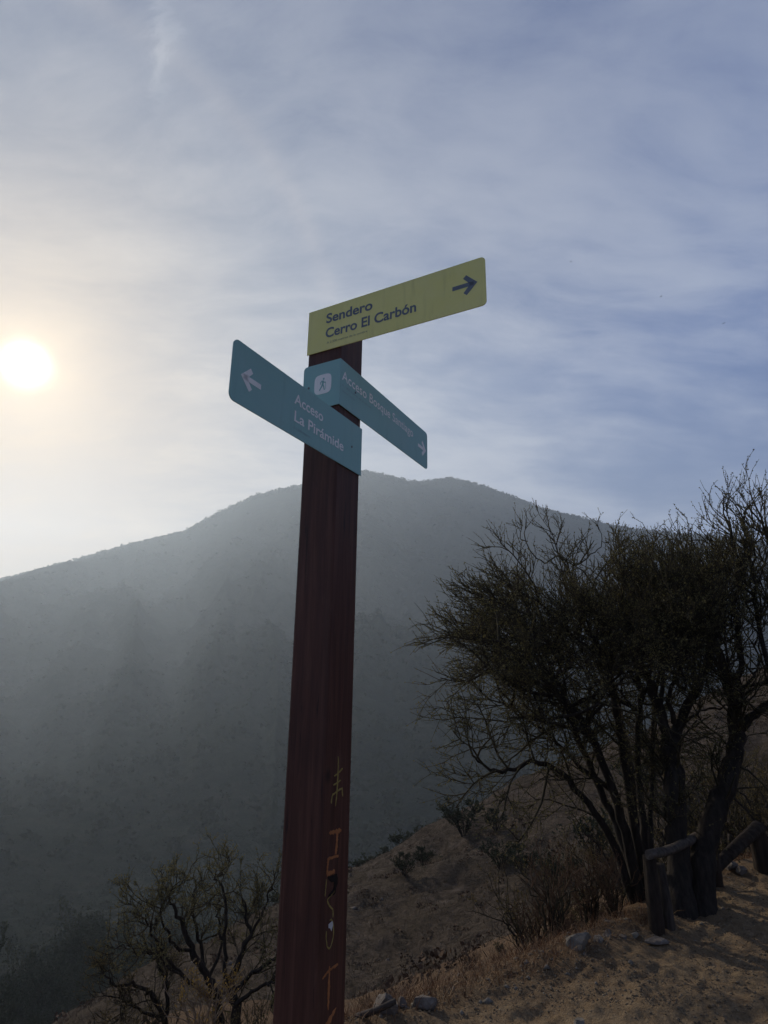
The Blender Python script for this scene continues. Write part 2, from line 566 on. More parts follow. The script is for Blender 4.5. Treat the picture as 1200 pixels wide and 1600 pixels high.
# ------------------------------------------------------------------ tube builder
class Tubes:
    def __init__(s):
        s.g = {}

    def add(s, pts, rad, m=3):
        pts = np.asarray(pts, float)
        s.g.setdefault((len(pts), m), []).append((pts, np.asarray(rad, float)))

    def arrays(s):
        Vs, Q, T, off = [], [], [], 0
        for (k, m), L in s.g.items():
            P = np.array([a for a, _ in L])
            Rr = np.array([b for _, b in L])
            n = len(L)
            Tn = np.gradient(P, axis=1)
            Tn /= np.linalg.norm(Tn, axis=2, keepdims=True) + 1e-12
            ref = np.cross(P[:, -1] - P[:, 0], np.array([.31, .87, .17]))
            ref /= np.linalg.norm(ref, axis=1, keepdims=True) + 1e-12
            U = np.cross(Tn, ref[:, None, :])
            U /= np.linalg.norm(U, axis=2, keepdims=True) + 1e-12
            Wv = np.cross(Tn, U)
            th = np.arange(m) * 2 * math.pi / m
            V = P[:, :, None, :] + Rr[:, :, None, None] * (U[:, :, None, :] * np.cos(th)[None, None, :, None] + Wv[:, :, None, :] * np.sin(th)[None, None, :, None])
            Vs.append(V.reshape(-1, 3))
            b = (off + np.arange(n) * k * m)[:, None, None]
            i = np.arange(k - 1)[None, :, None] * m
            j = np.arange(m)[None, None, :]
            j2 = (j + 1) % m
            Q.append(np.stack([b + i + j, b + i + j2, b + i + m + j2, b + i + m + j], -1).reshape(-1, 4))
            if m >= 5:
                e = (off + np.arange(n) * k * m)[:, None] + (k - 1) * m
                for q in range(1, m - 1):
                    T.append(np.concatenate([e, e + q, e + q + 1], 1))
            off += n * k * m
        return np.concatenate(Vs), np.concatenate(Q), (np.concatenate(T) if T else np.zeros((0, 3), int))


def leaves_arrays(P, Dv, rng, ln=(.010, .022), wd=.35):
    """small leaf quads: at points P, along directions Dv"""
    n = len(P)
    L = rng.uniform(ln[0], ln[1], n)[:, None]
    d = Dv + rng.normal(0, .55, (n, 3))
    d /= np.linalg.norm(d, axis=1, keepdims=True)
    s = np.cross(d, rng.normal(0, 1, (n, 3)))
    s /= np.linalg.norm(s, axis=1, keepdims=True) + 1e-9
    w = L * wd
    V = np.stack([P, P + d * L * .5 + s * w, P + d * L, P + d * L * .5 - s * w], 1).reshape(-1, 3)
    return V, np.arange(4 * n).reshape(-1, 4)


def unit(v):
    return v / (np.linalg.norm(v) + 1e-12)


def spline(P, n):
    """Catmull-Rom resample of a polyline"""
    P = np.asarray(P, float)
    Q = np.vstack([2 * P[0] - P[1], P, 2 * P[-1] - P[-2]])
    out = []
    segs = len(P) - 1
    for u in np.linspace(0, segs - 1e-6, n):
        i = int(u)
        f = u - i
        a, b, c_, d = Q[i], Q[i + 1], Q[i + 2], Q[i + 3]
        out.append(.5 * ((2 * b) + (-a + c_) * f + (2 * a - 5 * b + 4 * c_ - d) * f * f + (-a + 3 * b - 3 * c_ + d) * f ** 3))
    return np.array(out)


def build_tree(name, label, cat, base, limbs, seed, group=None, lv=((5, .75), (9, .38), (15, .17)), upb=.55, leafn=4, leafmat=None, twigmat=None,
               barkmat=None, leaf=(.010, .022), start=.35, rr=(.010, .0050, .0028), spread=.9, wig=.10, out=None, thin=1.0, sides=8, endlen=.35, outw=.5):
    """limbs: (points, r0, r1).  Level 1-3 branches are grown off the limbs, leaves sit on the last two levels."""
    rng = np.random.default_rng(seed)
    base = np.asarray(base, float)
    root = thing(name, label, cat, tuple(base), group)
    trunk, crown = Tubes(), Tubes()
    LP, LD = [], []
    cen = np.mean([l[0][len(l[0]) // 2] for l in limbs], 0) if out is None else np.asarray(out, float)
    src = []
    for pts, r0, r1 in limbs:
        n = max(6, len(pts) * 4)
        S = spline(pts, n)
        S[1:] += rng.normal(0, 1, (n - 1, 3)) * wig * np.linspace(.12, .45, n - 1)[:, None] * .35
        rad = r0 + (r1 - r0) * np.linspace(0, 1, n) ** .8
        if r0 > .05:
            rad[0] *= 1.35
            rad[1] *= 1.12
            rad *= 1 + rng.normal(0, .05, n)
        trunk.add(S - base, rad, sides if r0 > .02 else 5)
        src.append((S, rad, start))
    for lev, (dens, ln) in enumerate(lv):
        new = []
        last = lev == len(lv) - 1
        for S, rad, st in src:
            seg = np.linalg.norm(np.diff(S, axis=0), axis=1)
            L = seg.sum()
            cum = np.concatenate([[0], np.cumsum(seg)])
            cnt = rng.poisson(max(.2, dens * L * (1 - st) * thin))
            us = list(rng.uniform(st, 1.0, cnt) * L) + [L * .995] * (1 if lev == 0 else 0)
            for u in us:
                i = min(np.searchsorted(cum, u) - 1, len(S) - 2)
                i = max(i, 0)
                f = (u - cum[i]) / (seg[i] + 1e-9)
                p = S[i] * (1 - f) + S[i + 1] * f
                tdir = unit(S[i + 1] - S[i])
                rn = rng.normal(0, 1, 3)
                rn -= tdir * (rn @ tdir)
                outd = unit(p - cen)
                d = unit(tdir * .8 + unit(rn) * spread + np.array([0, 0, upb]) + outd * outw)
                l = ln * rng.uniform(.55, 1.3) * (1.15 - .35 * u / L)
                if last: k = 3
                else: k = 5
                pts = [p]
                dd = d.copy()
                for q in range(k - 1):
                    dd = unit(dd + rng.normal(0, wig * 2.2, 3) + np.array([0, 0, upb * .16]))
                    pts.append(pts[-1] + dd * l / (k - 1))
                pts = np.array(pts)
                r0 = min(rr[lev] * rng.uniform(.8, 1.3), rad[i] * .8 + .001)
                r_ = np.linspace(r0, r0 * .45, k)
                crown.add(pts - base, r_, 3 if lev else 4)
                new.append((pts, r_, .12))
                if lev >= len(lv) - 2 and leafn:
                    nl = max(1, int(leafn * (1 if last else 1.5)))
                    uu = rng.uniform(.15, 1, nl) * (k - 1)
                    ii = np.minimum(uu.astype(int), k - 2)
                    ff = (uu - ii)[:, None]
                    LP.append(pts[ii] * (1 - ff) + pts[ii + 1] * ff)
                    LD.append(np.tile(dd, (nl, 1)))
        src = new
    V, Q, T = trunk.arrays()
    link('trunk', mesh_np(name + '_trunk', V, [Q, T], [barkmat or M_bark], True), root)
    V, Q, T = crown.arrays()
    if LP:
        LV, LQ = leaves_arrays(np.concatenate(LP) - base, np.concatenate(LD), rng, leaf)
        mi = np.concatenate([np.zeros(len(Q)), np.ones(len(LQ))])
        me = mesh_np(name + '_crown', np.concatenate([V, LV]), [Q, LQ + len(V)], [twigmat or M_twig, leafmat or M_leaf], False, mi)
    else:
        me = mesh_np(name + '_crown', V, [Q], [twigmat or M_twig])
    link('crown', me, root)
    return root


# ------------------------------------------------------------------ signpost
YAW = 1.0777
NX, NY = -.1583, 1.834
dr = np.array([math.cos(YAW), math.sin(YAW), 0])
dl = np.array([-math.sin(YAW), math.cos(YAW), 0])
S_, SR = .1376, .15
NEAR = np.array([NX, NY, 0])
pbase = NEAR + (dl * S_ + dr * SR) / 2


def m_wood(t, tc, ps):
    v = tc.outputs['Object']
    g = t.mapping(v, (1, 1, .05))
    n1 = t.noise(g, 55, 6, .65, .3)
    n2 = t.noise(g, 9, 4, .5)
    n3 = t.noise(v, 2.5, 4, .5)
    col = t.ramp(n1, (.25, (.042, .014, .010)), (.5, (.076, .028, .019)), (.78, (.125, .053, .036)))
    col = t.mix(t.mapr(n2, .5, .75, 0, .5), col, (.070, .036, .026))
    col = t.mix(t.mapr(n3, .55, .75, 0, .45), col, (.022, .010, .009))
    for (x, y, z, r) in ((-.079, .03, 1.77, .016), (-.079, -.01, 1.42, .012), (-.079, .035, .93, .020), (-.079, .02, 1.12, .010), (.03, -.079, 1.33, .012)):
        d = t.add('ShaderNodeVectorMath', {0: t.mapping(v, (1, 1, .7)), 1: (x, y, z * .7)}, operation='DISTANCE').outputs['Value']
        col = t.mix(t.mapr(d, r * .5, r * 1.6, .8, 0), col, (.016, .008, .007))
    crk = t.noise(t.mapping(v, (1, 1, .022), (0, 0, 0), (4.3, 1.1, .7)), 34, 3, .5, .6)
    ck = t.mapr(t.math('ABSOLUTE', t.math('SUBTRACT', crk, .5)), .0, .012, .85, 0)
    ck = t.math('MULTIPLY', ck, t.mapr(t.noise(v, 4, 3, .5), .48, .58), clamp=True)
    col = t.mix(ck, col, (.008, .004, .004))
    worn = t.mapr(t.noise(t.mapping(v, (1, 1, .3)), 14, 6, .7), .60, .72, 0, .55)
    col = t.mix(worn, col, (.135, .070, .048))
    t.l.new(col, ps.inputs['Base Color'])
    ps.inputs['Roughness'].default_value = .62
    ps.inputs['Specular IOR Level'].default_value = .35
    bump(t, ps, t.math('ADD', n1, t.math('MULTIPLY', n2, .5)), .7, .0025)


M_wood = material('dark red stained timber', m_wood)


def m_paint(c, c2):
    def f(t, tc, ps):
        v = tc.outputs['Object']
        n = t.noise(v, 7, 5, .6)
        st = t.noise(t.mapping(v, (1, 1, 1)), 60, 4, .7)
        col = t.mix(t.mapr(n, .35, .75), c, c2)
        col = t.mix(t.mapr(st, .66, .78, 0, .5), col, tuple(a * .6 for a in c))
        run = t.noise(t.mapping(v, (1, .12, 1)), 42, 5, .6)
        col = t.mix(t.mapr(run, .56, .74, 0, .32), col, tuple(a * .62 + .03 for a in c))
        col = t.mix(t.mapr(t.noise(v, 3.3, 6, .65), .50, .78, 0, .30), col, tuple(a * .5 + .30 for a in c))
        t.l.new(col, ps.inputs['Base Color'])
        t.l.new(t.mapr(n, .3, .7, .42, .62), ps.inputs['Roughness'])
        bump(t, ps, t.noise(v, 300, 2, .5), .12, .0006)
    return f


M_yel = material('faded yellow paint', m_paint((.82, .76, .24), (.86, .80, .30)))
M_teal = material('teal paint', m_paint((.25, .48, .465), (.29, .52, .50)))
M_white = material('white sign lettering', m_paint((.90, .89, .87), (.93, .92, .90)))
M_navy = material('blue grey sign lettering', m_paint((.110, .140, .180), (.135, .165, .20)))
M_faint = material('faded teal lettering', m_paint((.24, .34, .37), (.21, .32, .35)))
M_olive = material('faded grey lettering', m_paint((.26, .27, .19), (.30, .30, .2)))
M_bolt = simple('dull steel', (.10, .10, .10), (.2, .2, .2), 50, .4, spec=.5)
M_orange = simple('bare carved wood', (.30, .115, .045), (.44, .18, .07), 60, .8)
M_yscr = simple('yellow scratched marks', (.24, .18, .055), (.38, .30, .10), 60, .8)
M_stick = simple('torn white sticker', (.45, .45, .45), (.6, .6, .6), 80, .6)
M_black = simple('dark gouge', (.012, .009, .008), (.025, .018, .014), 60, .9)

signpost = thing('signpost', 'tall dark red wooden post carrying one yellow and two teal trail arrow panels', 'signpost', tuple(pbase))


def rowbox(name, mat, pts_bot, z0, z1, bev):
    """square prism with chamfered vertical edges and gently uneven faces"""
    poly = []
    n = len(pts_bot)
    for i in range(n):
        p, a, b = pts_bot[i], pts_bot[i - 1], pts_bot[(i + 1) % n]
        poly.append(p + unit(a - p) * bev)
        poly.append(p + unit(p - p + (a - p)) * bev * .3 + unit(b - p) * bev * .3)
        poly.append(p + unit(b - p) * bev)
    poly = np.array(poly)
    zs = np.linspace(z0, z1, 60)
    k = len(poly)
    V = []
    for z in zs:
        w = .0012 * math.sin(z * 3.1) + .0006 * math.sin(z * 11)
        V += [(p[0] * (1 + w), p[1] * (1 - w), z) for p in poly]
    V = np.array(V)
    Q = []
    for i in range(len(zs) - 1):
        for j in range(k):
            j2 = (j + 1) % k
            Q.append((i * k + j, i * k + j2, (i + 1) * k + j2, (i + 1) * k + j))
    me = D.meshes.new(name)
    top = [(len(zs) - 1) * k + j for j in range(k)]
    me.from_pydata([tuple(v) for v in V], [], Q + [tuple(top)])
    me.materials.append(mat)
    return me


c2 = lambda v: (v - pbase)[:2]
ring = [c2(NEAR), c2(NEAR + dr * SR), c2(NEAR + dr * SR + dl * S_), c2(NEAR + dl * S_)]
post = link('post', rowbox('post', M_wood, [np.array(p) for p in ring], -.35, 2.845, .007), signpost)

nrR, nrL = -dl, -dr


def frame(which, off):
    """matrix of a sign plane, local to the signpost: x along the face (left to right as read), y up, z outwards"""
    X, N = (dr, nrR) if which == 'R' else (-dl, nrL)
    o = NEAR - pbase + N * off
    o = np.array([o[0], o[1], CAMZ])
    return Matrix(((X[0], 0, N[0], o[0]), (X[1], 0, N[1], o[1]), (0, 1, 0, o[2]), (0, 0, 0, 1)))


def plate(poly, z0, z1, mat, name='plate', bev=.0):
    n = len(poly)
    V = [(x, y, z0) for x, y in poly] + [(x, y, z1) for x, y in poly]
    Fs = [tuple(range(n))[::-1], tuple(range(n, 2 * n))] + [(i, (i + 1) % n, n + (i + 1) % n, n + i) for i in range(n)]
    me = D.meshes.new(name)
    me.from_pydata(V, [], Fs)
    me.materials.append(mat)
    return me


def rrect(x0, x1, y0, y1, rl=0.0, rr_=0.0, rlt=None):
    P = []
    for cx, cy, a0, r in ((x1, y1, 0, rr_), (x0, y1, 90, rl), (x0, y0, 180, rl), (x1, y0, 270, rr_)):
        if r == 0:
            P.append((cx, cy))
        else:
            sx = -1 if cx == x1 else 1
            sy = -1 if cy == y1 else 1
            for k in range(9):
                a = R(a0 + k * 90 / 8)
                P.append((cx + sx * r + r * math.cos(a), cy + sy * r + r * math.sin(a)))
    return P


def stroke(pts, w):
    """flat band of width w following pts"""
    P = np.array(pts, float)
    n = len(P)
    T = np.gradient(P, axis=0)
    T /= np.linalg.norm(T, axis=1, keepdims=True)
    N = np.stack([-T[:, 1], T[:, 0]], 1)
    ww = np.array(w if hasattr(w, '__len__') else [w] * n)[:, None] / 2
    A, B = P + N * ww, P - N * ww
    return [tuple(p) for p in A] + [tuple(p) for p in B[::-1]]


def multi(polys, z0, z1, mat, name='marks'):
    V, Fs = [], []
    for poly in polys:
        b = len(V)
        n = len(poly)
        area = sum(poly[i][0] * poly[(i + 1) % n][1] - poly[(i + 1) % n][0] * poly[i][1] for i in range(n))
        if area < 0: poly = poly[::-1]
        V += [(x, y, z0) for x, y in poly] + [(x, y, z1) for x, y in poly]
        if n % 2 == 0 and n > 8:        # bands: quads across, so that curved ones stay clean
            h = n // 2
            for i in range(h - 1):
                Fs.append((b + n + i, b + n + i + 1, b + n + n - 2 - i, b + n + n - 1 - i))
        else:
            Fs.append(tuple(range(b + n, b + 2 * n)))
        Fs += [(b + i, b + (i + 1) % n, b + n + (i + 1) % n, b + n + i) for i in range(n)]
    me = D.meshes.new(name)
    me.from_pydata(V, [], Fs)
    me.materials.append(mat)
    return me


def arrow(tail, tip, head, w):
    tail, tip = np.array(tail), np.array(tip)
    d = unit(tip - tail)
    n = np.array([-d[1], d[0]])
    L = np.linalg.norm(tip - tail)
    polys = [[tuple(tail + n * w / 2), tuple(tail - n * w / 2), tuple(tip - d * w * .7 - n * w / 2), tuple(tip - d * w * .7 + n * w / 2)]]
    hx, hy = head
    pts = []
    a = tip - d * hx + n * hy
    b = tip - d * hx - n * hy
    q = w * .62
    # chevron outline
    e1, e2 = unit(tip - a), unit(tip - b)
    poly = [tuple(tip), tuple(a + unit(np.array([-e1[1], e1[0]])) * 0), None]
    A = unit(a - tip)
    B = unit(b - tip)
    innerx = tip - d * (w * 1.15 / max(.3, math.sin(math.atan2(hy, hx))))
    na = np.array([-A[1], A[0]])
    nb = np.array([-B[1], B[0]])
    sa = 1 if na @ d < 0 else -1
    sb = 1 if nb @ d < 0 else -1
    poly1 = [tuple(tip), tuple(a), tuple(a + na * sa * w), tuple(innerx)]
    poly2 = [tuple(tip), tuple(innerx), tuple(b + nb * sb * w), tuple(b)]
    return polys + [poly1, poly2]


def text_mesh(txt, width, cap, bold, mat, name='lettering', depth=.0005, space=1.0):
    cu = D.curves.new('txt', 'FONT')
    cu.body = txt
    cu.size = 1.0
    cu.offset = bold
    cu.space_character = space
    ob = D.objects.new('txt', cu)
    COL.objects.link(ob)
    bpy.context.view_layer.update()
    dg = bpy.context.evaluated_depsgraph_get()
    me = D.meshes.new_from_object(ob.evaluated_get(dg))
    D.objects.remove(ob)
    n = len(me.vertices)
    co = np.empty(n * 3)
    me.vertices.foreach_get('co', co)
    co = co.reshape(-1, 3)
    x0, x1 = co[:, 0].min(), co[:, 0].max()
    sx = width / (x1 - x0)
    sy = cap / .727
    co[:, 0] = (co[:, 0] - x0) * sx
    co[:, 1] *= sy
    co[:, 2] = 0
    me.vertices.foreach_set('co', co.ravel())
    me.name = name
    me.materials.clear()
    me.materials.append(mat)
    me.update()
    return me


def letter(panel, txt, x, y, width, cap, bold, mat, z, space=1.0):
    me = text_mesh(txt, width, cap, bold, mat, space=space)
    return link('lettering', me, panel, Matrix.Translation((x, y, z)))


def bolt(parent, x, y, z, r=.004):
    P = [(x + r * math.cos(a), y + r * math.sin(a)) for a in np.linspace(0, 2 * math.pi, 13)[:-1]]
    link('bolt', plate(P, z, z + .0018, M_bolt, 'bolt'), parent)


TH = .003
# yellow panel: on the left face, reaching past the near corner
yp = link('sign_panel', plate(rrect(-S_ - .002, .5281, 1.1093, 1.2839, 0, .016), 0, TH, M_yel, 'yellow_panel'), signpost, frame('L', .0015),
          label='yellow arrow panel pointing right at the top of the post')
letter(yp, 'Sendero', -.0622, 1.2172, .188, .0385, .023, M_navy, TH + .0006)
letter(yp, 'Cerro El Carbón', -.0625, 1.1584, .353, .0385, .023, M_navy, TH + .0006)
letter(yp, 'A 2.500 metros de la cumbre', -.0560, 1.1335, .164, .0085, .0, M_olive, TH + .0006)
link('arrow_mark', multi(arrow((.4178, 1.1985), (.5010, 1.1985), (.036, .0365), .0145), TH + .0001, TH + .0006, M_navy, 'arrow'), yp)
# lower teal panel: on the right face, reaching past the near corner to the left
pp = link('sign_panel', plate(rrect(-.5155, .152, .6825, .8582, .020, 0), 0, TH, M_teal, 'teal_panel'), signpost, frame('R', .0015),
          label='teal arrow panel pointing left below the other two')
letter(pp, 'Acceso', -.2468, .7868, .152, .0345, .016, M_white, TH + .0006)
letter(pp, 'La Pirámide', -.2427, .7312, .275, .0345, .016, M_white, TH + .0006)
letter(pp, 'A 1.500 metros', -.2440, .7065, .084, .0085, 0, M_faint, TH + .0006)
link('arrow_mark', multi(arrow((-.3982, .7665), (-.4800, .7665), (.036, .0345), .0150), TH + .0001, TH + .0006, M_white, 'arrow'), pp)
bolt(pp, .0853, .767, TH)
# folded teal panel: wraps the near corner, arm runs off to the right
OFF = .0015
fr = frame('R', OFF)
bp_ = link('sign_panel', plate(rrect(-TH - OFF, .724, .8898, 1.0615, 0, .018), 0, TH, M_teal, 'teal_folded_panel'), signpost, fr,
           label='teal arrow panel folded round the post and pointing right')
letter(bp_, 'Acceso Bosque Santiago', .0075, .9872, .567, .0375, .010, M_white, TH + .0006, 1.03)
letter(bp_, 'A 1.800 metros de la entrada', .0085, .9640, .205, .0080, 0, M_faint, TH + .0006)
letter(bp_, 'sector norte', .0120, .9440, .082, .0080, 0, M_faint, TH + .0006)
link('arrow_mark', multi(arrow((.6260, .9725), (.7080, .9725), (.036, .0350), .0140), TH + .0001, TH + .0006, M_white, 'arrow'), bp_)
bolt(bp_, .0982, .9775, TH)
fl = frame('L', OFF)
rel = fr.inverted() @ fl
wing = link('folded_end', plate(rrect(-.1483, TH + OFF - .0002, .8898, 1.0613, .014, 0), 0, TH - .0002, M_teal, 'folded_end'), bp_, rel)
bolt(wing, -.1240, .9763, TH)
bcx, bcy, bh = -.0650, .9790, .0350
sq = []
for k in range(40):
    a = 2 * math.pi * k / 40
    ca, sa = math.cos(a), math.sin(a)
    rr__ = (abs(ca) ** 4.2 + abs(sa) ** 4.2) ** (-1 / 4.2)
    sq.append((bcx + bh * rr__ * ca, bcy + bh * 1.06 * rr__ * sa))
fig = [  # walking figure with a stick, in badge units
    stroke([(-.02, .30), (.02, .10), (-.01, -.10)], [.20, .22, .20]),
    stroke([(.00, -.05), (.14, -.28), (.20, -.58)], [.15, .13, .10]),
    stroke([(.20, -.58), (.28, -.58)], .07),
    stroke([(-.04, -.06), (-.16, -.30), (-.36, -.58)], [.15, .13, .10]),
    stroke([(-.36, -.56), (-.29, -.62)], .07),
    stroke([(-.06, .34), (-.26, .18), (-.28, .00)], [.10, .09, .08]),
    stroke([(.02, .34), (.16, .14), (.32, .10)], [.10, .09, .08]),
    stroke([(.33, .16), (.38, -.58)], .035),
    [(.09 + .105 * math.cos(a), .50 + .115 * math.sin(a)) for a in np.linspace(0, 2 * math.pi, 8)[:-1]]]
fig = [[(bcx + x * bh, bcy + y * bh * 1.1) for x, y in p] for p in fig]
bV = plate(sq, TH, TH + .0006, M_white, 'pictogram')
nb_ = len(bV.vertices)
fm = multi(fig, TH + .0006, TH + .0012, M_teal, 'fig')
import bmesh
bm = bmesh.new()
bm.from_mesh(bV)
nf0 = len(bm.faces)
bm.from_mesh(fm)
bm.faces.ensure_lookup_table()
for f in bm.faces[nf0:]:
    f.material_index = 1
bm.to_mesh(bV)
bm.free()
bV.materials.append(M_teal)
link('pictogram', bV, bp_, rel, label='white rounded badge with a walking hiker')

# carved and scratched marks on the right face of the post, face coordinates from the near corner
def rag(pts, w, seed=0):
    rg = np.random.default_rng(seed + len(pts) * 7 + int(abs(pts[0][1]) * 1e4))
    P = np.array(pts, float)
    n = 18
    u = np.linspace(0, len(P) - 1, n)
    Pi = np.stack([np.interp(u, range(len(P)), P[:, k]) for k in (0, 1)], 1)
    W_ = np.interp(u, range(len(P)), w if hasattr(w, '__len__') else [w] * len(P))
    W_ = W_ * rg.uniform(.45, 1.1, n)
    W_[0] *= .5
    W_[-1] *= .4
    return stroke([tuple(p) for p in Pi + rg.normal(0, .0006, (n, 2))], list(W_))


def mark(polys, mat, name, lab):
    link(name, multi(polys, 0, .0007, mat, name), signpost, frame('R', .0004), label=lab)


mark([rag([(.0689, -.222), (.0715, -.245), (.0700, -.300), (.0637, -.355)], [.003, .006, .007, .005]),
      rag([(.0514, -.2735), (.0700, -.268), (.0966, -.2570)], .0055), rag([(.0480, -.2970), (.0670, -.2930), (.0875, -.2890)], .0055),
      rag([(.0395, -.345), (.0430, -.3240), (.0680, -.3160), (.0960, -.3120), (.1020, -.3360)], .0060)], M_yscr, 'scratched_mark', 'yellow scratched mark like a small pine')
mark([rag([(.034, -.4200), (.100, -.4250)], .014), rag([(.078, -.428), (.0740, -.4830)], .012)], M_orange, 'carved_letter', 'carved orange letter T')
mark([rag([(.030, -.4845), (.088, -.4895)], .010), rag([(.0345, -.486), (.0300, -.5220)], .009), rag([(.0290, -.5220), (.0700, -.5260)], .014)],
     M_orange, 'carved_letter', 'carved orange letter E with its lower bar thickest')
mark([rag([(.0290, -.535), (.0240, -.5750)], .004), rag([(.0750, -.5740), (.0350, -.5860), (.0460, -.6020), (.0680, -.6200), (.0690, -.6380)], .0045),
      ], M_yscr, 'scratched_mark', 'thin ochre S shaped scratch')
mark([rag([(.036, -.532), (.082, -.545), (.070, -.575), (.040, -.578)], [.01, .03, .02, .006])], M_black, 'gouge', 'black gouge between the carved letters')
ov = [(.0560 + .0185 * math.cos(a), -.6730 + .034 * math.sin(a)) for a in np.linspace(R(-200), R(100), 16)]
mark([rag(ov, .0042)], M_yscr, 'scratched_mark', 'thin ochre oval scratch')
mark([[(.047, -.648), (.067, -.645), (.070, -.656), (.063, -.669), (.056, -.660), (.048, -.657)]], M_stick, 'sticker_scrap', 'scrap of a white sticker')
mark([rag([(.0260, -.7680), (.0560, -.7590), (.1040, -.7600)], [.006, .010, .008]), rag([(.0600, -.7500), (.0590, -.8020), (.0600, -.8500)], [.007, .012, .009])],
     M_orange, 'carved_letter', 'second carved letter T lower down')
mark([rag([(.020, -.895), (.060, -.880), (.1000, -.8600)], [.004, .022, .008])], M_orange, 'carved_mark', 'orange curved cut near the ground')

# ------------------------------------------------------------------ log railing
def log(P, r, mat, name='log', seed=0, n=22, m=18, flat=0.0, tip=.8):
    rng = np.random.default_rng(seed)
    S = spline(P, n)
    V, Q = [], []
    T = np.gradient(S, axis=0)
    ph = rng.uniform(0, 6.28, 4)
    for i in range(n):
        tdir = unit(T[i])
        u = unit(np.cross(tdir, [.37, .9, .21]))
        w = np.cross(tdir, u)
        f = i / (n - 1)
        rad = (r[0] + (r[1] - r[0]) * f)
        for j in range(m):
            a = 2 * math.pi * j / m
            q = rad * (1 + .07 * math.sin(3 * a + ph[0]) + .05 * math.sin(2 * a + ph[1] + 3 * f) + .03 * math.sin(7 * a + ph[2]) + .02 * math.sin(5 * f + ph[3]) + .015 * rng.normal())
            V.append(S[i] + q * (u * math.cos(a) * (1 - flat) + w * math.sin(a)))
    for i in range(n - 1):
        for j in range(m):
            Q.append((i * m + j, i * m + (j + 1) % m, (i + 1) * m + (j + 1) % m, (i + 1) * m + j))
    # worn ends
    for base_i, sgn in ((0, -1), (n - 1, 1)):
        cen = S[base_i] + sgn * unit(T[base_i]) * r[0] * .12
        V.append(cen)
        ci = len(V) - 1
        for j in range(m):
            a_, b_ = base_i * m + j, base_i * m + (j + 1) % m
            Q.append((a_, b_, ci) if sgn > 0 else (b_, a_, ci))
    me = D.meshes.new(name)
    me.from_pydata([tuple(v) for v in V], [], Q)
    me.materials.append(mat)
    for p in me.polygons:
        p.use_smooth = len(p.vertices) == 4
    return me


def on(px, Y, dz=0.0):
    """ground point below/above the sight column px at forward distance Y"""
    x = (px - 600) / F * (Y * math.cos(PITCH))
    p = at(px, 1300, Y)
    return np.array([p[0], p[1], hz(p[0], p[1]) + dz])


def g0(px, Y):
    """plateau ground point whose picture column (at ground level) is px"""
    p = at(px, 1400, Y)
    for _ in range(4):
        z = hz(p[0], p[1])
        # invert: find py with this height
        lo, hi = 1062, 1900
        for _ in range(30):
            m_ = (lo + hi) / 2
            q = at(px, m_, Y)
            if q[2] > z: lo = m_
            else: hi = m_
        p = at(px, lo, Y)
    return np.array([p[0], p[1], hz(p[0], p[1])])


def fence_post(a, b, r, mat, label, seed, group='log posts of the trail railing'):
    root = link('fence_post', log([a - a + np.array([0, 0, -.12]), (b - a) * .5, b - a], r, mat, 'fence_post', seed))
    root.location = tuple(a)
    root['label'] = label
    root['category'] = 'fence post'
    root['group'] = group
    return root


Yp = 4.63
b1 = g0(1027, Yp)
fence_post(b1, at(1014, 1337, Yp + .03), (.050, .042), M_log, 'front left log post leaning left under the end of the log rail', 1)
b2 = g0(1046, Yp + .06)
fence_post(b2, at(1030, 1349, Yp + .10), (.045, .038), M_log2, 'grey split log post standing against the front log post', 2)
b3 = g0(1117, 5.45)
fence_post(b3, at(1108, 1312, 5.50), (.068, .058), M_log, 'middle log post just behind the curved tree trunk', 3)
b4 = g0(1196, 5.95)
fence_post(b4, at(1180, 1294, 5.95), (.088, .072), M_log, 'thick far log post at the right edge of the trail', 4)
for P, r, lab, sd_ in (([at(1014, 1336, Yp - .02), at(1050, 1327, 4.85), at(1099, 1303, 5.30)], (.030, .036), 'short grey log rail resting on the front posts', 5),
                       ([at(1113, 1362, 5.42), at(1145, 1330, 5.62), at(1186, 1292, 5.90)], (.040, .055), 'dark log rail sloping up to the far right post', 6)):
    o = link('fence_rail', log([p - P[0] for p in P], r, M_rail if sd_ == 5 else M_log, 'fence_rail', sd_))
    o.location = tuple(P[0])
    o['label'] = lab
    o['category'] = 'log rail'
    o['group'] = 'log rails of the trail railing'

# ------------------------------------------------------------------ big espino trees at the right
def L(pts, r0, r1, Y0, Y1=None, Ymid=None, ground=False):
    n = len(pts)
    Y1 = Y0 if Y1 is None else Y1
    out = []
    for i, (x, y) in enumerate(pts):
        f = i / (n - 1)
        out.append(at(x, y, Y0 + (Y1 - Y0) * f))
    if ground:
        out[0] = np.array([out[0][0], out[0][1], hz(out[0][0], out[0][1]) - .12])
    return (np.array(out), r0, r1)


def crown_fill(limbs, x0, x1, top, bot, Yr, n, seed, r0=.016):
    """side limbs reaching from the stems to points spread through the crown"""
    rg = np.random.default_rng(seed)
    nodes = np.concatenate([spline(l[0], 16)[5:] for l in limbs])
    out = []
    for i in range(n):
        px = x0 + (x1 - x0) * (i + rg.uniform(.1, .9)) / n
        f = rg.uniform(0, 1)
        T = at(px, np.interp(px, *top) * (1 - f) + np.interp(px, *bot) * f, rg.uniform(*Yr))
        d = np.linalg.norm(nodes - T, axis=1) + np.maximum(0, nodes[:, 2] - T[2] + .35) * 3
        S = nodes[np.argsort(d)[rg.integers(0, 6)]]
        m = (S + T) / 2 + rg.normal(0, .08, 3) - np.array([0, 0, .08])
        q = S * .25 + T * .75 + rg.normal(0, .05, 3)
        out.append((np.array([S, m, q, T]), r0 * rg.uniform(.7, 1.2), .005))
    return out


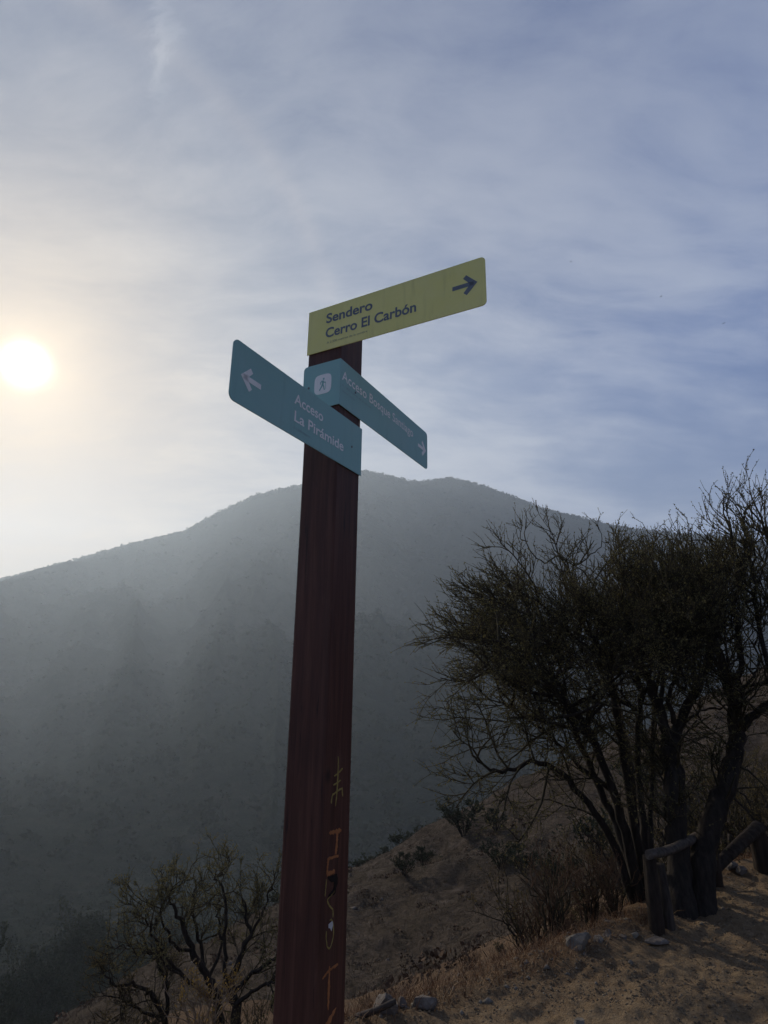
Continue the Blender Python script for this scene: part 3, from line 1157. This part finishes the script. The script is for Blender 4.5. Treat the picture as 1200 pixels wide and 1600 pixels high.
ESP = dict(group='espino trees beside the trail')
A_ = [L([(1004, 1410), (984, 1330), (960, 1240), (925, 1150), (880, 1090), (835, 1050), (800, 1015), (770, 1000)], .050, .012, 5.55, 5.2, ground=True),
      L([(996, 1412), (968, 1340), (930, 1270), (885, 1216), (835, 1190), (795, 1206), (762, 1200), (738, 1180)], .040, .008, 5.55, 5.2, ground=True),
      L([(1006, 1410), (975, 1320), (938, 1230), (900, 1140), (868, 1060), (845, 1010), (815, 975)], .045, .010, 5.65, 6.1, ground=True),
      L([(1012, 1412), (992, 1300), (968, 1150), (945, 1030), (918, 985), (890, 950)], .045, .012, 5.7, 5.9, ground=True),
      L([(1016, 1412), (1006, 1300), (996, 1180), (1000, 1080), (988, 1000), (978, 950)], .045, .010, 5.75, 6.4, ground=True),
      L([(1018, 1412), (1016, 1280), (1022, 1120), (1038, 1020), (1048, 950)], .035, .010, 5.8, 6.8, ground=True),
      L([(880, 1090), (830, 1080), (795, 1065), (765, 1045), (755, 1035)], .018, .006, 5.34, 5.0),
      L([(925, 1150), (870, 1130), (820, 1120), (785, 1128)], .016, .006, 5.4, 5.2),
      L([(960, 1240), (900, 1190), (858, 1150), (815, 1115), (780, 1095)], .022, .006, 5.5, 5.8),
      L([(945, 1030), (890, 990), (840, 940), (820, 960), (795, 955)], .016, .006, 5.78, 5.4),
      L([(1000, 1080), (950, 980), (930, 920), (926, 915), (930, 905)], .018, .007, 5.85, 6.0),
      L([(868, 1060), (825, 1015), (795, 995), (770, 990)], .016, .006, 5.85, 6.2)]
A_ += crown_fill(A_, 765, 1060, ([690, 760, 860, 960, 1060], [1000, 960, 945, 930, 915]), ([690, 760, 860, 960, 1060], [1080, 1100, 1080, 1040, 1010]), (4.9, 6.6), 40, 3)
build_tree('espino_tree', 'many-stemmed espino fanning out to the left over the slope', 'tree', g0(1006, 5.6), A_, 7, lv=((6.5, .62), (14, .34), (21, .19)),
           start=.36, upb=.20, wig=.10, leafn=6, leaf=(.009, .022), leafmat=M_leaf, **ESP)
B_ = [L([(1064, 1422), (1060, 1340), (1053, 1250), (1048, 1165)], .105, .062, 5.0, 5.2, ground=True),
      L([(1048, 1170), (1030, 1110), (1012, 1055), (992, 1010), (980, 970)], .050, .012, 5.2, 5.4),
      L([(1048, 1170), (1062, 1130), (1086, 1080), (1106, 1035), (1112, 975), (1104, 950), (1100, 915)], .052, .012, 5.2, 5.6),
      L([(1053, 1130), (1045, 1090), (1060, 1050), (1075, 1010), (1060, 940)], .022, .008, 5.2, 4.9),
      L([(1030, 1110), (1035, 1040), (1030, 970), (1024, 940)], .022, .008, 5.25, 5.8),
      L([(1086, 1080), (1080, 1010), (1065, 950), (1054, 930)], .020, .008, 5.35, 6.0),
      L([(1058, 1142), (1095, 1110), (1130, 1104), (1170, 1095)], .012, .005, 5.2, 4.9)]
B_ += crown_fill(B_, 985, 1130, ([980, 1130], [945, 940]), ([980, 1130], [1010, 1000]), (4.9, 6.4), 14, 4)
build_tree('espino_tree', 'straight dark-trunked espino forking in a V behind the front log posts', 'tree', g0(1064, 5.02), B_, 8, lv=((7.0, .55), (12, .32), (18, .19)),
           start=.30, upb=.45, leafmat=M_leaf, leafn=6, leaf=(.009, .022), **ESP)
C_ = [L([(1094, 1420), (1100, 1335), (1122, 1258), (1142, 1200), (1151, 1150), (1144, 1085), (1130, 1040)], .100, .045, 5.05, 5.3, ground=True),
      L([(1130, 1040), (1118, 1000), (1105, 950), (1110, 905)], .034, .010, 5.3, 5.6),
      L([(1144, 1070), (1158, 1040), (1150, 960), (1160, 880), (1152, 880), (1145, 850)], .032, .008, 5.3, 5.4),
      L([(1150, 1145), (1176, 1118), (1212, 1085), (1240, 1000), (1235, 900), (1212, 870), (1200, 835)], .040, .009, 5.2, 5.0),
      L([(1212, 1085), (1190, 1000), (1180, 930), (1177, 890), (1180, 855)], .024, .008, 5.15, 5.4),
      L([(1130, 1000), (1090, 960), (1064, 930), (1040, 910)], .020, .007, 5.35, 5.8),
      L([(1212, 1085), (1260, 1040), (1310, 980), (1330, 900)], .030, .008, 5.15, 5.2)]
C_ += crown_fill(C_, 1080, 1330, ([1080, 1140, 1190, 1330], [945, 900, 855, 830]), ([1080, 1330], [1010, 1020]), (4.8, 6.2), 22, 5)
build_tree('espino_tree', 'espino with a curved trunk rising to the tallest crown at the right edge', 'tree', g0(1094, 5.07), C_, 9, lv=((7.0, .55), (12, .32), (18, .19)),
           start=.36, upb=.50, leafmat=M_leaf, leafn=6, leaf=(.009, .022), **ESP)
S1 = [L([(905, 960), (890, 900), (872, 868), (850, 880), (825, 855), (812, 838)], .016, .005, 7.2, 7.2),
      L([(905, 960), (888, 885), (872, 865), (865, 840), (860, 828)], .014, .004, 7.2, 7.4),
      L([(905, 960), (895, 890), (905, 880), (930, 862), (948, 848)], .014, .004, 7.2, 7.0),
      L([(1000, 1400), (985, 1200), (950, 1050), (905, 960)], .050, .018, 7.2, 7.2, ground=True)]
for a_ in ((925, 950, 910, 905), (985, 930, 1010, 865), (1020, 920, 1020, 860), (1055, 920, 1062, 855), (1110, 930, 1120, 860), (1000, 920, 990, 865), (1035, 920, 1040, 860), (1070, 920, 1085, 855), (965, 940, 950, 890)):
    S1.append(L([(950, 1050), (a_[0] - 20, (a_[1] + 1050) / 2), (a_[0], a_[1]), (a_[2], a_[3] + 20)], .020, .006, 7.2, 7.3))
build_tree('espino_tree', 'thin espino behind, its bare sprig standing above the crowns against the mountain', 'tree', g0(1000, 7.2), S1, 12,
           lv=((6, .42), (9, .24), (12, .11)), start=.55, upb=.40, leafmat=M_leaf, leafn=4, **ESP)

# ------------------------------------------------------------------ bare espinos down the slope at the left
def down(px, py, Y):
    p = at(px, py, Y)
    p[2] = hz(p[0], p[1])
    return p


YD = 9.5
Dl = [L([(345, 1660), (342, 1590), (332, 1545), (315, 1512), (298, 1480), (285, 1440), (268, 1415), (262, 1385)], .085, .012, YD, YD, ground=True),
      L([(332, 1545), (318, 1500), (308, 1450), (300, 1420), (304, 1390)], .034, .010, YD, YD + .4),
      L([(300, 1485), (275, 1480), (262, 1450), (252, 1420), (282, 1375)], .026, .008, YD, YD - .4),
      L([(325, 1530), (345, 1480), (340, 1430), (345, 1400)], .026, .008, YD, YD + .5),
      L([(335, 1560), (290, 1530), (255, 1490), (235, 1450), (215, 1430)], .030, .007, YD, YD - .7),
      L([(300, 1540), (250, 1500), (215, 1485), (180, 1480)], .018, .006, YD - .2, YD - .8)]
build_tree('bare_espino', 'bare crooked dark tree low at the left of the post, its limbs like antlers', 'tree', down(345, 1660, YD), Dl, 21, 'bare trees on the slope below',
           lv=((6, .50), (11, .28), (17, .14)), start=.35, upb=.35, leafn=7, leafmat=M_leaf, leaf=(.012, .028), wig=.20)
El = [L([(372, 1670), (368, 1580), (362, 1530), (378, 1490), (390, 1450), (385, 1410)], .080, .012, 9.0, 9.2, ground=True),
      L([(368, 1560), (350, 1520), (352, 1470), (352, 1400), (335, 1372), (345, 1362)], .034, .008, 9.0, 9.4),
      L([(365, 1550), (395, 1520), (425, 1500), (445, 1470)], .032, .008, 9.0, 8.8),
      L([(368, 1570), (400, 1545), (430, 1535), (450, 1540)], .030, .008, 9.0, 8.6),
      L([(380, 1480), (405, 1440), (420, 1400), (425, 1380)], .024, .007, 9.1, 9.4)]
build_tree('bare_espino', 'leafier crooked tree close against the left side of the post', 'tree', down(372, 1670, 9.0), El, 22, 'bare trees on the slope below',
           lv=((7, .52), (12, .28), (18, .14)), start=.28, upb=.35, leafn=8, leafmat=M_leaf, leaf=(.012, .028), wig=.16)
Fl = [L([(262, 1680), (258, 1600), (240, 1560), (215, 1540), (180, 1535), (155, 1520)], .050, .008, 9.3, 8.8, ground=True),
      L([(258, 1600), (262, 1550), (250, 1510), (240, 1480)], .034, .008, 9.3, 9.5),
      L([(250, 1590), (220, 1580), (190, 1560), (160, 1555)], .026, .006, 9.3, 9.0)]
build_tree('bare_espino', 'small spreading tree lowest at the left, beneath the bare crooked one', 'tree', down(262, 1680, 9.3), Fl, 23, 'bare trees on the slope below',
           lv=((7, .50), (12, .27), (18, .14)), start=.25, upb=.35, leafn=3, leafmat=M_leaf2, leaf=(.012, .026), wig=.14)
Gl = [L([(318 + dx, 1640), (314 + dx * 2, 1600), (306 + dx * 4, 1570)], .010, .003, 6.0, 6.0, ground=True) for dx in (-10, -5, 0, 5, 10)]
build_tree('yellow_bush', 'small bush with yellow leaves and pale twigs at the bottom left of the post', 'bush', down(318, 1640, 6.0), Gl, 24,
           lv=((10, .26), (14, .14), (18, .07)), start=.2, upb=.4, leafn=3, leafmat=M_yleaf, twigmat=M_ptwig, barkmat=M_ptwig, leaf=(.010, .020), rr=(.005, .003, .002))


# ------------------------------------------------------------------ shrub prototypes
def shrub_proto(name, label, cat, seed, h, w, nstem, leafmat, twigmat, barkmat, leafn, leaf, dens=1.0, upb=.5, group=None, rr=(.008, .0045, .003), start=.25):
    rng = np.random.default_rng(seed)
    limbs = []
    for i in range(nstem):
        a = 2 * math.pi * (i + rng.uniform(-.3, .3)) / nstem
        q = rng.uniform(.35, 1.0)
        d = np.array([math.cos(a), math.sin(a), 0])
        P = [np.array([0, 0, -.15]) + d * .03, d * w * .20 * q + np.array([0, 0, h * .3]), d * w * .36 * q + np.array([0, 0, h * .58]),
             d * w * .45 * q + np.array([0, 0, h * (.95 - .35 * q)])]
        limbs.append((np.array(P), .018 * h, .006 * h))
    return build_tree(name, label, cat, (0, 0, 0), limbs, seed, group, lv=((4.5 * dens / h * 1.4, .34 * h), (8 * dens / h * 1.2, .20 * h), (9 * dens / h, .11 * h)), upb=upb,
                      leafn=leafn, leafmat=leafmat, twigmat=twigmat, barkmat=barkmat, leaf=leaf, rr=rr, out=(0, 0, h * .25), start=start, sides=5)


SHG = 'dark shrubs on the far spur'
proto = shrub_proto('round_shrub', 'x', 'shrub', 51, 1.0, 1.3, 9, M_dgreen, M_twig, M_bark, 9, (.022, .05), 1.25, group=SHG)
spots = [(725, 1292, 28, 1.7, 'largest round dark shrub on the crest of the brown spur'),
         (662, 1340, 23.5, 1.0, 'small dark shrub, upper right of the pair left of the spur crest'),
         (632, 1356, 22.5, 1.0, 'small dark shrub, lower left of the pair left of the spur crest'),
         (783, 1345, 20, 1.05, 'dark shrub in the middle of the spur, left of the wide one'),
         (818, 1352, 19.5, 1.2, 'wide dark shrub in the middle of the spur beneath the espino branches'),
         (775, 1285, 27, 1.2, 'dark shrub on the spur crest at the tips of the hanging branches'),
         (880, 1372, 17, 1.0, 'dark shrub low on the spur beneath the espino crown'),
         (781, 1478, 11.8, .2, 'smallest shrub, a dark tuft low on the spur above the trail lip'),
         (930, 1330, 21, 1.5, 'dark shrub behind the stems of the fanning espino'),
         (1010, 1240, 29, 2.0, 'large shrub seen between the two espino trunks')]


def ray_ground(px, py, guess):
    """where the sight line meets the terrain, searched outwards from half the guess"""
    d = ray(px, py)
    hd = math.hypot(d[0], d[1])
    s = np.linspace(guess * .45, guess * 2.2, 500)
    x, y, z = d[0] / hd * s, d[1] / hd * s, CAMZ + d[2] / hd * s
    g = height(x, y)
    hit = np.where(z <= g)[0]
    k = hit[0] if len(hit) else int(np.argmin(z - g))
    return np.array([x[k], y[k], g[k]]), s[k]


rnd = random.Random(4)
for i, (px, py, dd, sc, lab) in enumerate(spots):
    p, s = ray_ground(px, py + 12, dd)
    lab = lab
    if i == 0:
        proto.location = tuple(p)
        proto['label'] = lab
        proto.scale = (sc * .85, sc * .8, sc * .62)
    else:
        copy_thing(proto, tuple(p), rnd.uniform(0, 6), lab, SHG, (.66 * sc * rnd.uniform(.9, 1.4), .66 * sc, .60 * sc * rnd.uniform(.8, 1.0)))
# shrubs on the hidden side of the crest that make the dark band beside it
WH = ['first', 'second', 'third', 'fourth', 'fifth', 'sixth']
for i, (px, dist, sc) in enumerate([(560, 33, 1.7), (585, 34, 1.9), (610, 34, 1.6), (638, 35, 1.9), (668, 36, 1.8), (695, 37, 1.7), (500, 31, 1.8), (455, 30, 1.7), (405, 29, 1.6)]):
    a, e = ang(px, 1330)
    x, y = math.sin(a) * dist, math.cos(a) * dist
    copy_thing(proto, (x, y, hz(x, y)), rnd.uniform(0, 6), (WH[i] + ' shrub right of the signpost in the band over the spur crest') if px > 540 else (WH[[500, 455, 405].index(px)] + ' shrub counted leftwards from the signpost over the spur crest'), 'shrubs over the spur crest', (sc * 1.0, sc * 1.0, sc * .62))

olive = shrub_proto('brushwood_bush', 'dense olive brown bush under the low limb of the fanning espino', 'bush', 61, 1.5, 1.9, 10, M_leaf2, M_twig, M_bark, 4, (.016, .034), .95,
                    group='brushwood under the espinos')
BR = [(860, 8.2, .85, None), (930, 7.6, .80, 'olive brown bush between the low limb and the stems of the fanning espino'),
      (985, 7.0, .55, 'low bush at the foot of the fanning espino'),
      (1010, 9.5, 1.05, 'bush seen left of the straight espino trunk'), (1085, 9.0, 1.0, 'bush seen between the straight and the curved trunk'),
      (1165, 9.6, 1.15, 'tall bush behind the sloping log rail'), (1215, 8.8, 1.1, 'bush behind the far right log post'),
      (1130, 12.5, 1.4, 'far bush right of the curved trunk'), (1255, 7.8, .9, 'bush at the right edge of the picture beyond the trail')]
BR += [(180, 9.2, .62, 'low brush left of the smallest spreading tree'), (238, 8.2, .55, 'low brush beneath the small spreading tree at the left'),
       (300, 8.0, .60, 'low brush beneath the bare crooked tree'), (362, 7.6, .60, 'low brush beneath the leafier crooked tree'), (415, 8.4, .62, 'low brush touching the left side of the signpost')]
for i, (px, Y, sc, lab) in enumerate(BR):
    p = g0(px, Y)
    if i == 0:
        olive.location = tuple(p)
        olive.scale = (sc, sc, sc)
    else:
        copy_thing(olive, tuple(p), rnd.uniform(0, 6), lab, 'brushwood under the espinos', (sc * rnd.uniform(.9, 1.15), sc, sc))

dry = shrub_proto('dry_shrub', 'leafless rust brown shrub behind the flat pale slab', 'shrub', 71, .55, .5, 11, M_brush, M_brush, M_twig, 1, (.010, .022), 1.0, .6,
                  group='dry shrubs along the trail lip', rr=(.004, .0026, .0018), start=.15)
DR = [(868, 4.95, 1.0, None), (845, 5.4, .9, 'dry twiggy shrub left of the one behind the slab'), (625, 4.6, .50, 'dry shrub rising beyond the two dark rocks'),
      (575, 4.3, .40, 'dry shrub right against the foot of the signpost'), (735, 4.6, .35, 'low dry shrub in the middle of the grassy lip'),
      (925, 5.4, .9, 'dry shrub left of the espino stems'), (960, 5.1, .7, 'dry shrub at the foot of the front log post'), (680, 4.6, .35, 'tiny dry shrub right of the two dark rocks'),
      (560, 6.5, .8, 'dry shrub down the slope just right of the signpost')]
for i, (px, Y, sc, lab) in enumerate(DR):
    p = g0(px, Y)
    if i == 0:
        dry.location = tuple(p)
    else:
        copy_thing(dry, tuple(p), rnd.uniform(0, 6), lab, 'dry shrubs along the trail lip', (sc, sc, sc))

# hazy trees in the hollow at the bottom left
hz_tree = shrub_proto('valley_tree', 'hazy dark tree in the hollow at the left edge of the picture', 'tree', 81, 10.0, 7.5, 12, M_dgreen, M_twig, M_bark, 9, (.13, .27), 2.6,
                      group='hazy trees in the hollow', rr=(.04, .02, .012), start=.2)
HT = [(-10, 76, .80, None), (62, 92, 1.0, 'hazy tree in the hollow, second from the left edge'), (128, 104, 1.15, 'hazy tree in the hollow with the tallest crown'),
      (25, 62, .55, 'nearest hazy tree at the bottom left corner'), (100, 68, .6, 'hazy tree in front of the tallest one'), (-70, 70, 1.1, 'hazy tree cut by the left edge'),
      (190, 96, .9, 'hazy tree behind the crooked bare tree'), (265, 105, .8, 'small hazy tree above the crooked bare tree')]
for i, (px, dist, sc, lab) in enumerate(HT):
    a, e = ang(px, 1480)
    x, y = math.sin(a) * dist, math.cos(a) * dist
    p = (x, y, hz(x, y))
    if i == 0:
        hz_tree.location = p
        hz_tree.scale = (sc, sc, sc)
    else:
        copy_thing(hz_tree, p, rnd.uniform(0, 6), lab, 'hazy trees in the hollow', (sc, sc, sc * rnd.uniform(.9, 1.15)))

# ------------------------------------------------------------------ rocks
def rock(px, py, Y, size, mat, label, seed, group='loose rocks on the trail lip', rz=None, name='rock'):
    rng = np.random.default_rng(seed)
    bm = bmesh.new()
    bmesh.ops.create_icosphere(bm, subdivisions=3, radius=1)
    cuts = [(unit(rng.normal(0, 1, 3)), rng.uniform(.45, .8)) for _ in range(13)]
    for v in bm.verts:
        p = np.array(v.co)
        for n_, d_ in cuts:
            q = p @ n_ - d_
            if q > 0:
                p = p - n_ * q * .96
        p = p * (1 + .05 * math.sin(7 * p[0] + seed) * math.sin(6 * p[1]) + .012 * rng.normal())
        v.co = Vector(p * np.array(size) * .62)
    me = D.meshes.new(name)
    bm.to_mesh(me)
    bm.free()
    me.materials.append(mat)
    p = g0(px, Y)
    o = thing(name, label, 'rock', (p[0], p[1], p[2] + size[2] * .20), group, rng.uniform(0, 6) if rz is None else rz, me)
    return o


RK = [(603, 3.56, (.15, .12, .13), M_rock, 'angular dark rock beside the foot of the signpost', .4),
      (661, 3.62, (.12, .09, .075), M_rock, 'smaller dark rock just right of the angular one', 0),
      (626, 3.62, (.06, .06, .05), M_rock, 'small stone between the two dark rocks', 1),
      (902, 4.34, (.20, .13, .085), M_prock, 'flat pale slab on the trail lip in front of the dry shrub', .35),
      (936, 4.42, (.07, .06, .05), M_prock, 'pale stone right of the flat slab', 0),
      (950, 4.50, (.06, .05, .06), M_rock, 'upright stone second right of the flat slab', 0),
      (972, 4.48, (.07, .05, .035), M_rock, 'low stone midway between the slab and the front log post', 2),
      (918, 4.50, (.045, .04, .04), M_prock, 'small pale stone behind the flat slab', 2),
      (992, 4.52, (.05, .05, .035), M_prock, 'pale stone left of the front log post', 2),
      (1026, 4.44, (.16, .09, .05), M_rock, 'flat stone at the foot of the front log post', .1),
      (906, 3.48, (.060, .045, .030), M_prock, 'lone pale stone on the bare soil at the bottom edge', .6),
      (1082, 5.0, (.05, .04, .03), M_prock, 'small pale stone between the two espino trunks', .6),
      (1140, 6.0, (.16, .13, .12), M_rock, 'rounded rock beneath the sloping log rail', .6),
      (1158, 5.9, (.09, .08, .08), M_rock, 'small dark rock under the upper end of the sloping rail', .6)]
for i, (px, Y, sz, mt, lab, rz) in enumerate(RK):
    rock(px, 0, Y, sz, mt, lab, 100 + i, rz=rz)
st = [g0(556, 3.50) + [0, 0, .015], g0(590, 3.46) + [0, 0, .05], g0(618, 3.47) + [0, 0, .08]]
o = link('dead_branch', log([p - st[0] for p in st], (.016, .012), M_log2, 'dead_branch', 55))
o.location = tuple(st[0])
o['label'] = 'short dead branch leaning on the angular dark rock'
o['category'] = 'branch'

# ------------------------------------------------------------------ grass, straw and pebbles
rng = np.random.default_rng(99)


def blades(name, X, Y, hgt, wid, mat, lean, seed, kind='stuff', flatten=0.0, label=None, cat=None):
    rg = np.random.default_rng(seed)
    n = len(X)
    Z = height(X, Y)
    sd = edge_sd(X, Y)
    Z = Z + clods(X, Y, sd) - .004
    a = rg.uniform(0, 2 * math.pi, n)
    h = hgt * rg.uniform(.45, 1.3, n)
    ln = lean * rg.uniform(.4, 1.4, n) * h
    dx, dy = np.cos(a), np.sin(a)
    w = wid * rg.uniform(.6, 1.3, n)
    s = rg.uniform(0, 2 * math.pi, n)
    sx, sy = np.cos(s) * w, np.sin(s) * w
    up1 = h * (1 - flatten)
    P0 = np.stack([X, Y, Z], 1)
    P1 = P0 + np.stack([dx * ln * .35, dy * ln * .35, up1 * .6], 1)
    P2 = P0 + np.stack([dx * ln, dy * ln, up1 * rg.uniform(.75, 1.0, n)], 1)
    o_ = np.stack([sx, sy, np.zeros(n)], 1)
    V = np.stack([P0 - o_, P0 + o_, P1 + o_ * .7, P1 - o_ * .7, P2], 1).reshape(-1, 3)
    b = np.arange(n)[:, None] * 5
    me = mesh_np(name, V, [b + np.array([[0, 1, 2, 3]]), b + np.array([[3, 2, 4]])], [mat])
    o = link(name, me, kind=kind)
    if label:
        o['label'] = label
        o['category'] = cat
    return o


def scatter(n, ax, rad, sdlim, clump=0.0):
    """random points inside an azimuth/radius window and a band of distance from the plateau edge"""
    X = np.zeros(0)
    Y = np.zeros(0)
    while len(X) < n:
        a = rng.uniform(R(ax[0]), R(ax[1]), n * 3)
        r = np.sqrt(rng.uniform(rad[0] ** 2, rad[1] ** 2, n * 3))
        x, y = np.sin(a) * r, np.cos(a) * r
        sd = edge_sd(x, y)
        k = (sd > sdlim[0]) & (sd < sdlim[1])
        if clump:
            k &= fbm(x * 2.3, y * 2.3, 3, 7) + rng.uniform(-.25, .25, len(x)) > clump
        X = np.concatenate([X, x[k]])
        Y = np.concatenate([Y, y[k]])
    return X[:n], Y[:n]


X, Y = scatter(15000, (-28, 36), (2.8, 8.5), (-2.6, .12), -.1)
blades('dry_grass', X, Y, .075, .0015, M_straw, 1.3, 1, label='pale dry grass along the lip of the trail', cat='grass')
X, Y = scatter(20000, (-28, 36), (3.0, 9), (-3.2, .10), -.08)
blades('dry_weeds', X, Y, .095, .0014, M_rust, .9, 2, label='rust brown dry weeds on the slope just below the trail', cat='weeds')
X, Y = scatter(5200, (-20, 40), (3.0, 7), (-.3, 1.2), -.05)
blades('straw_litter', X, Y, .055, .0014, M_straw, 1.9, 3, flatten=.86, label='loose straw lying on the soil near the lip', cat='straw')
# tufts over the face of the spur
X, Y = scatter(26000, (-30, 36), (9, 30), (-60, -2.5), -.15)
r_ = np.hypot(X, Y)
blades('hillside_grass', X, Y, .12, .006, simple('grey brown tussock', (.045, .034, .026), (.120, .090, .064), 1.1, .95, spec=.05), .9, 4,
       label='sparse grey brown tussocks on the face of the spur', cat='grass')
# pebbles and crumbs of soil
def crumbs(name, X, Y, size, mat, seed, label, cat):
    rg = np.random.default_rng(seed)
    n = len(X)
    Z = height(X, Y) + clods(X, Y, edge_sd(X, Y))
    base = np.array([(1, 0, 0), (-1, 0, 0), (0, 1, 0), (0, -1, 0), (0, 0, 1), (0, 0, -.6)], float)
    fc = np.array([(0, 2, 4), (2, 1, 4), (1, 3, 4), (3, 0, 4), (2, 0, 5), (1, 2, 5), (3, 1, 5), (0, 3, 5)])
    s = size * np.clip(np.exp(rg.normal(0, .5, n)), .3, 2.2)
    V = base[None] * s[:, None, None] * rg.uniform(.55, 1.2, (n, 6, 3))
    a = rg.uniform(0, 6.28, n)
    c_, s_ = np.cos(a)[:, None], np.sin(a)[:, None]
    vx = V[:, :, 0] * c_ - V[:, :, 1] * s_
    vy = V[:, :, 0] * s_ + V[:, :, 1] * c_
    V = np.stack([vx + X[:, None], vy + Y[:, None], V[:, :, 2] * .7 + Z[:, None]], -1)
    me = mesh_np(name, V.reshape(-1, 3), [(np.arange(n)[:, None, None] * 6 + fc[None]).reshape(-1, 3)], [mat])
    return link(name, me, kind='stuff', label=label, category=cat)


M_crumb = simple('soil crumbs', (.085, .060, .038), (.20, .155, .105), 14, .97, spec=.05)
X, Y = scatter(16000, (-8, 44), (2.9, 7.5), (-.25, 4), -.2)
crumbs('soil_crumbs', X, Y, .0065, M_crumb, 5, 'crumbs of dry soil and grit on the trail', 'gravel')
X, Y = scatter(150, (-8, 40), (3.0, 6.5), (-.5, .35), -.1)
crumbs('pebbles', X, Y, .015, M_prock, 6, 'pale pebbles strewn along the lip of the trail', 'pebbles')

# ------------------------------------------------------------------ scrub over the mountain
def clumps(name, X, Y, size, mat, seed, label, cat, k=10, q=.42):
    """ragged bushes: each a loose cloud of k leafy facets"""
    rg = np.random.default_rng(seed)
    n = len(X)
    Z = height(X, Y)
    s = size * np.exp(rg.normal(0, .35, n))
    d = rg.normal(0, 1, (n, k, 3))
    d /= np.linalg.norm(d, axis=2, keepdims=True)
    d[:, :, 2] = np.abs(d[:, :, 2]) * .9
    c_ = d * (rg.uniform(.2, 1, (n, k, 1)) ** .5) * s[:, None, None]
    c_ = c_ + np.stack([X, Y, Z], 1)[:, None, :]
    u = rg.normal(0, 1, (n, k, 3))
    u /= np.linalg.norm(u, axis=2, keepdims=True)
    w = np.cross(u, rg.normal(0, 1, (n, k, 3)))
    w /= np.linalg.norm(w, axis=2, keepdims=True)
    sc = (s * q)[:, None, None] * rg.uniform(.5, 1.3, (n, k, 1))
    V = np.stack([c_ - u * sc, c_ + w * sc * .8, c_ + u * sc, c_ - w * sc * .6], 2).reshape(-1, 3)
    me = mesh_np(name, V, [np.arange(n * k * 4).reshape(-1, 4)], [mat])
    return link(name, me, kind='stuff', label=label, category=cat)


n = 17000
a = rng.uniform(R(-38), R(37), n)
Rc = crest_R(a)
tt = np.concatenate([rng.uniform(.02, .97, n - 5000), rng.uniform(.965, 1.003, 5000)])
r_ = 200 + (Rc - 200) * tt
X, Y = np.sin(a) * r_, np.cos(a) * r_
k = (fbm(X / 70, Y / 70, 3, 3) + rng.uniform(-.3, .3, n) > -.12) | (tt > .96)
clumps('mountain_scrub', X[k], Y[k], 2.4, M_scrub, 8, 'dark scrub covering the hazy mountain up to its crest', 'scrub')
X, Y = scatter(600, (-30, 36), (10, 34), (-60, -4), -.05)
clumps('spur_tufts', X, Y, .13, M_brush, 31, 'small dark dry tufts dotted over the brown spur', 'tufts', 26, .20)
X, Y = scatter(140, (-30, 36), (9, 32), (-60, -3.5), -.1)
crumbs('hillside_stones', X, Y, .055, M_rock, 33, 'stones strewn over the brown spur', 'stones')
n = 3700
a = rng.uniform(R(-40), R(38), n)
r_ = np.exp(rng.uniform(math.log(55), math.log(240), n))
X, Y = np.sin(a) * r_, np.cos(a) * r_
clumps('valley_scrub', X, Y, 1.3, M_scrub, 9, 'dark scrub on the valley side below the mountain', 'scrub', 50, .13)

# ------------------------------------------------------------------ far birds
def bird(px, py, dist, label, bank):
    d = ray(px, py)
    d = d / np.linalg.norm(d)
    p = np.array([0, 0, CAMZ]) + d * dist
    V, Fc = [], []
    for q, r in ((-.20, .01), (-.13, .035), (0, .055), (.12, .040), (.17, .022), (.20, .004)):
        for k in range(6):
            a = k * math.pi / 3
            V.append((r * math.cos(a), q, r * math.sin(a)))
    for i in range(5):
        for k in range(6):
            Fc.append((i * 6 + k, i * 6 + (k + 1) % 6, (i + 1) * 6 + (k + 1) % 6, (i + 1) * 6 + k))
    for sg in (-1, 1):
        b = len(V)
        for x, y0, y1, z in ((.03, .09, -.08, .02), (.20, .11, -.04, .09), (.36, .05, -.05, .07), (.50, -.06, -.09, .03)):
            V += [(sg * x, y0, z), (sg * x, y1, z - .004)]
        for i in range(3):
            Fc.append((b + 2 * i, b + 2 * i + 2, b + 2 * i + 3, b + 2 * i + 1))
    b = len(V)
    V += [(-.02, -.18, 0), (.02, -.18, 0), (.06, -.30, 0), (-.06, -.30, 0)]
    Fc.append((b, b + 1, b + 2, b + 3))
    me = D.meshes.new('bird')
    me.from_pydata(V, [], Fc)
    me.materials.append(M_black)
    o = thing('bird', label, 'bird', tuple(p), 'birds high in the sky', bank, me)
    o.rotation_euler = (R(20), R(15) * (1 if bank > 1 else -1), bank)


bird(892, 409, 190, 'tiny dark bird nearest to the yellow sign panel', .6)
bird(1033, 463, 260, 'tiny dark bird between the other two in the right sky', 1.9)
bird(1131, 505, 230, 'tiny dark bird lowest and furthest right in the sky', 2.6)

# ------------------------------------------------------------------ haze
hm = D.materials.new('haze')
hm.use_nodes = True
hm.node_tree.nodes.clear()
t = NT(hm.node_tree)
pv = t.add('ShaderNodeVolumePrincipled', {'Color': (.74, .87, 1.0, 1), 'Density': .00040, 'Anisotropy': .48})
mo = t.add('ShaderNodeOutputMaterial')
t.l.new(pv.outputs[0], mo.inputs['Volume'])
xs, z0_, z1_ = 1720.0, ZMIN - 1.0, ZMAX + 8.0
Vb = [(x, y, z) for z in (z0_, z1_) for y in (-xs, xs) for x in (-xs, xs)]
hb = D.meshes.new('haze')
hb.from_pydata(Vb, [], [(0, 2, 3, 1), (4, 5, 7, 6), (0, 1, 5, 4), (2, 6, 7, 3), (0, 4, 6, 2), (1, 3, 7, 5)])
hb.materials.append(hm)
link('haze', hb, kind='stuff')
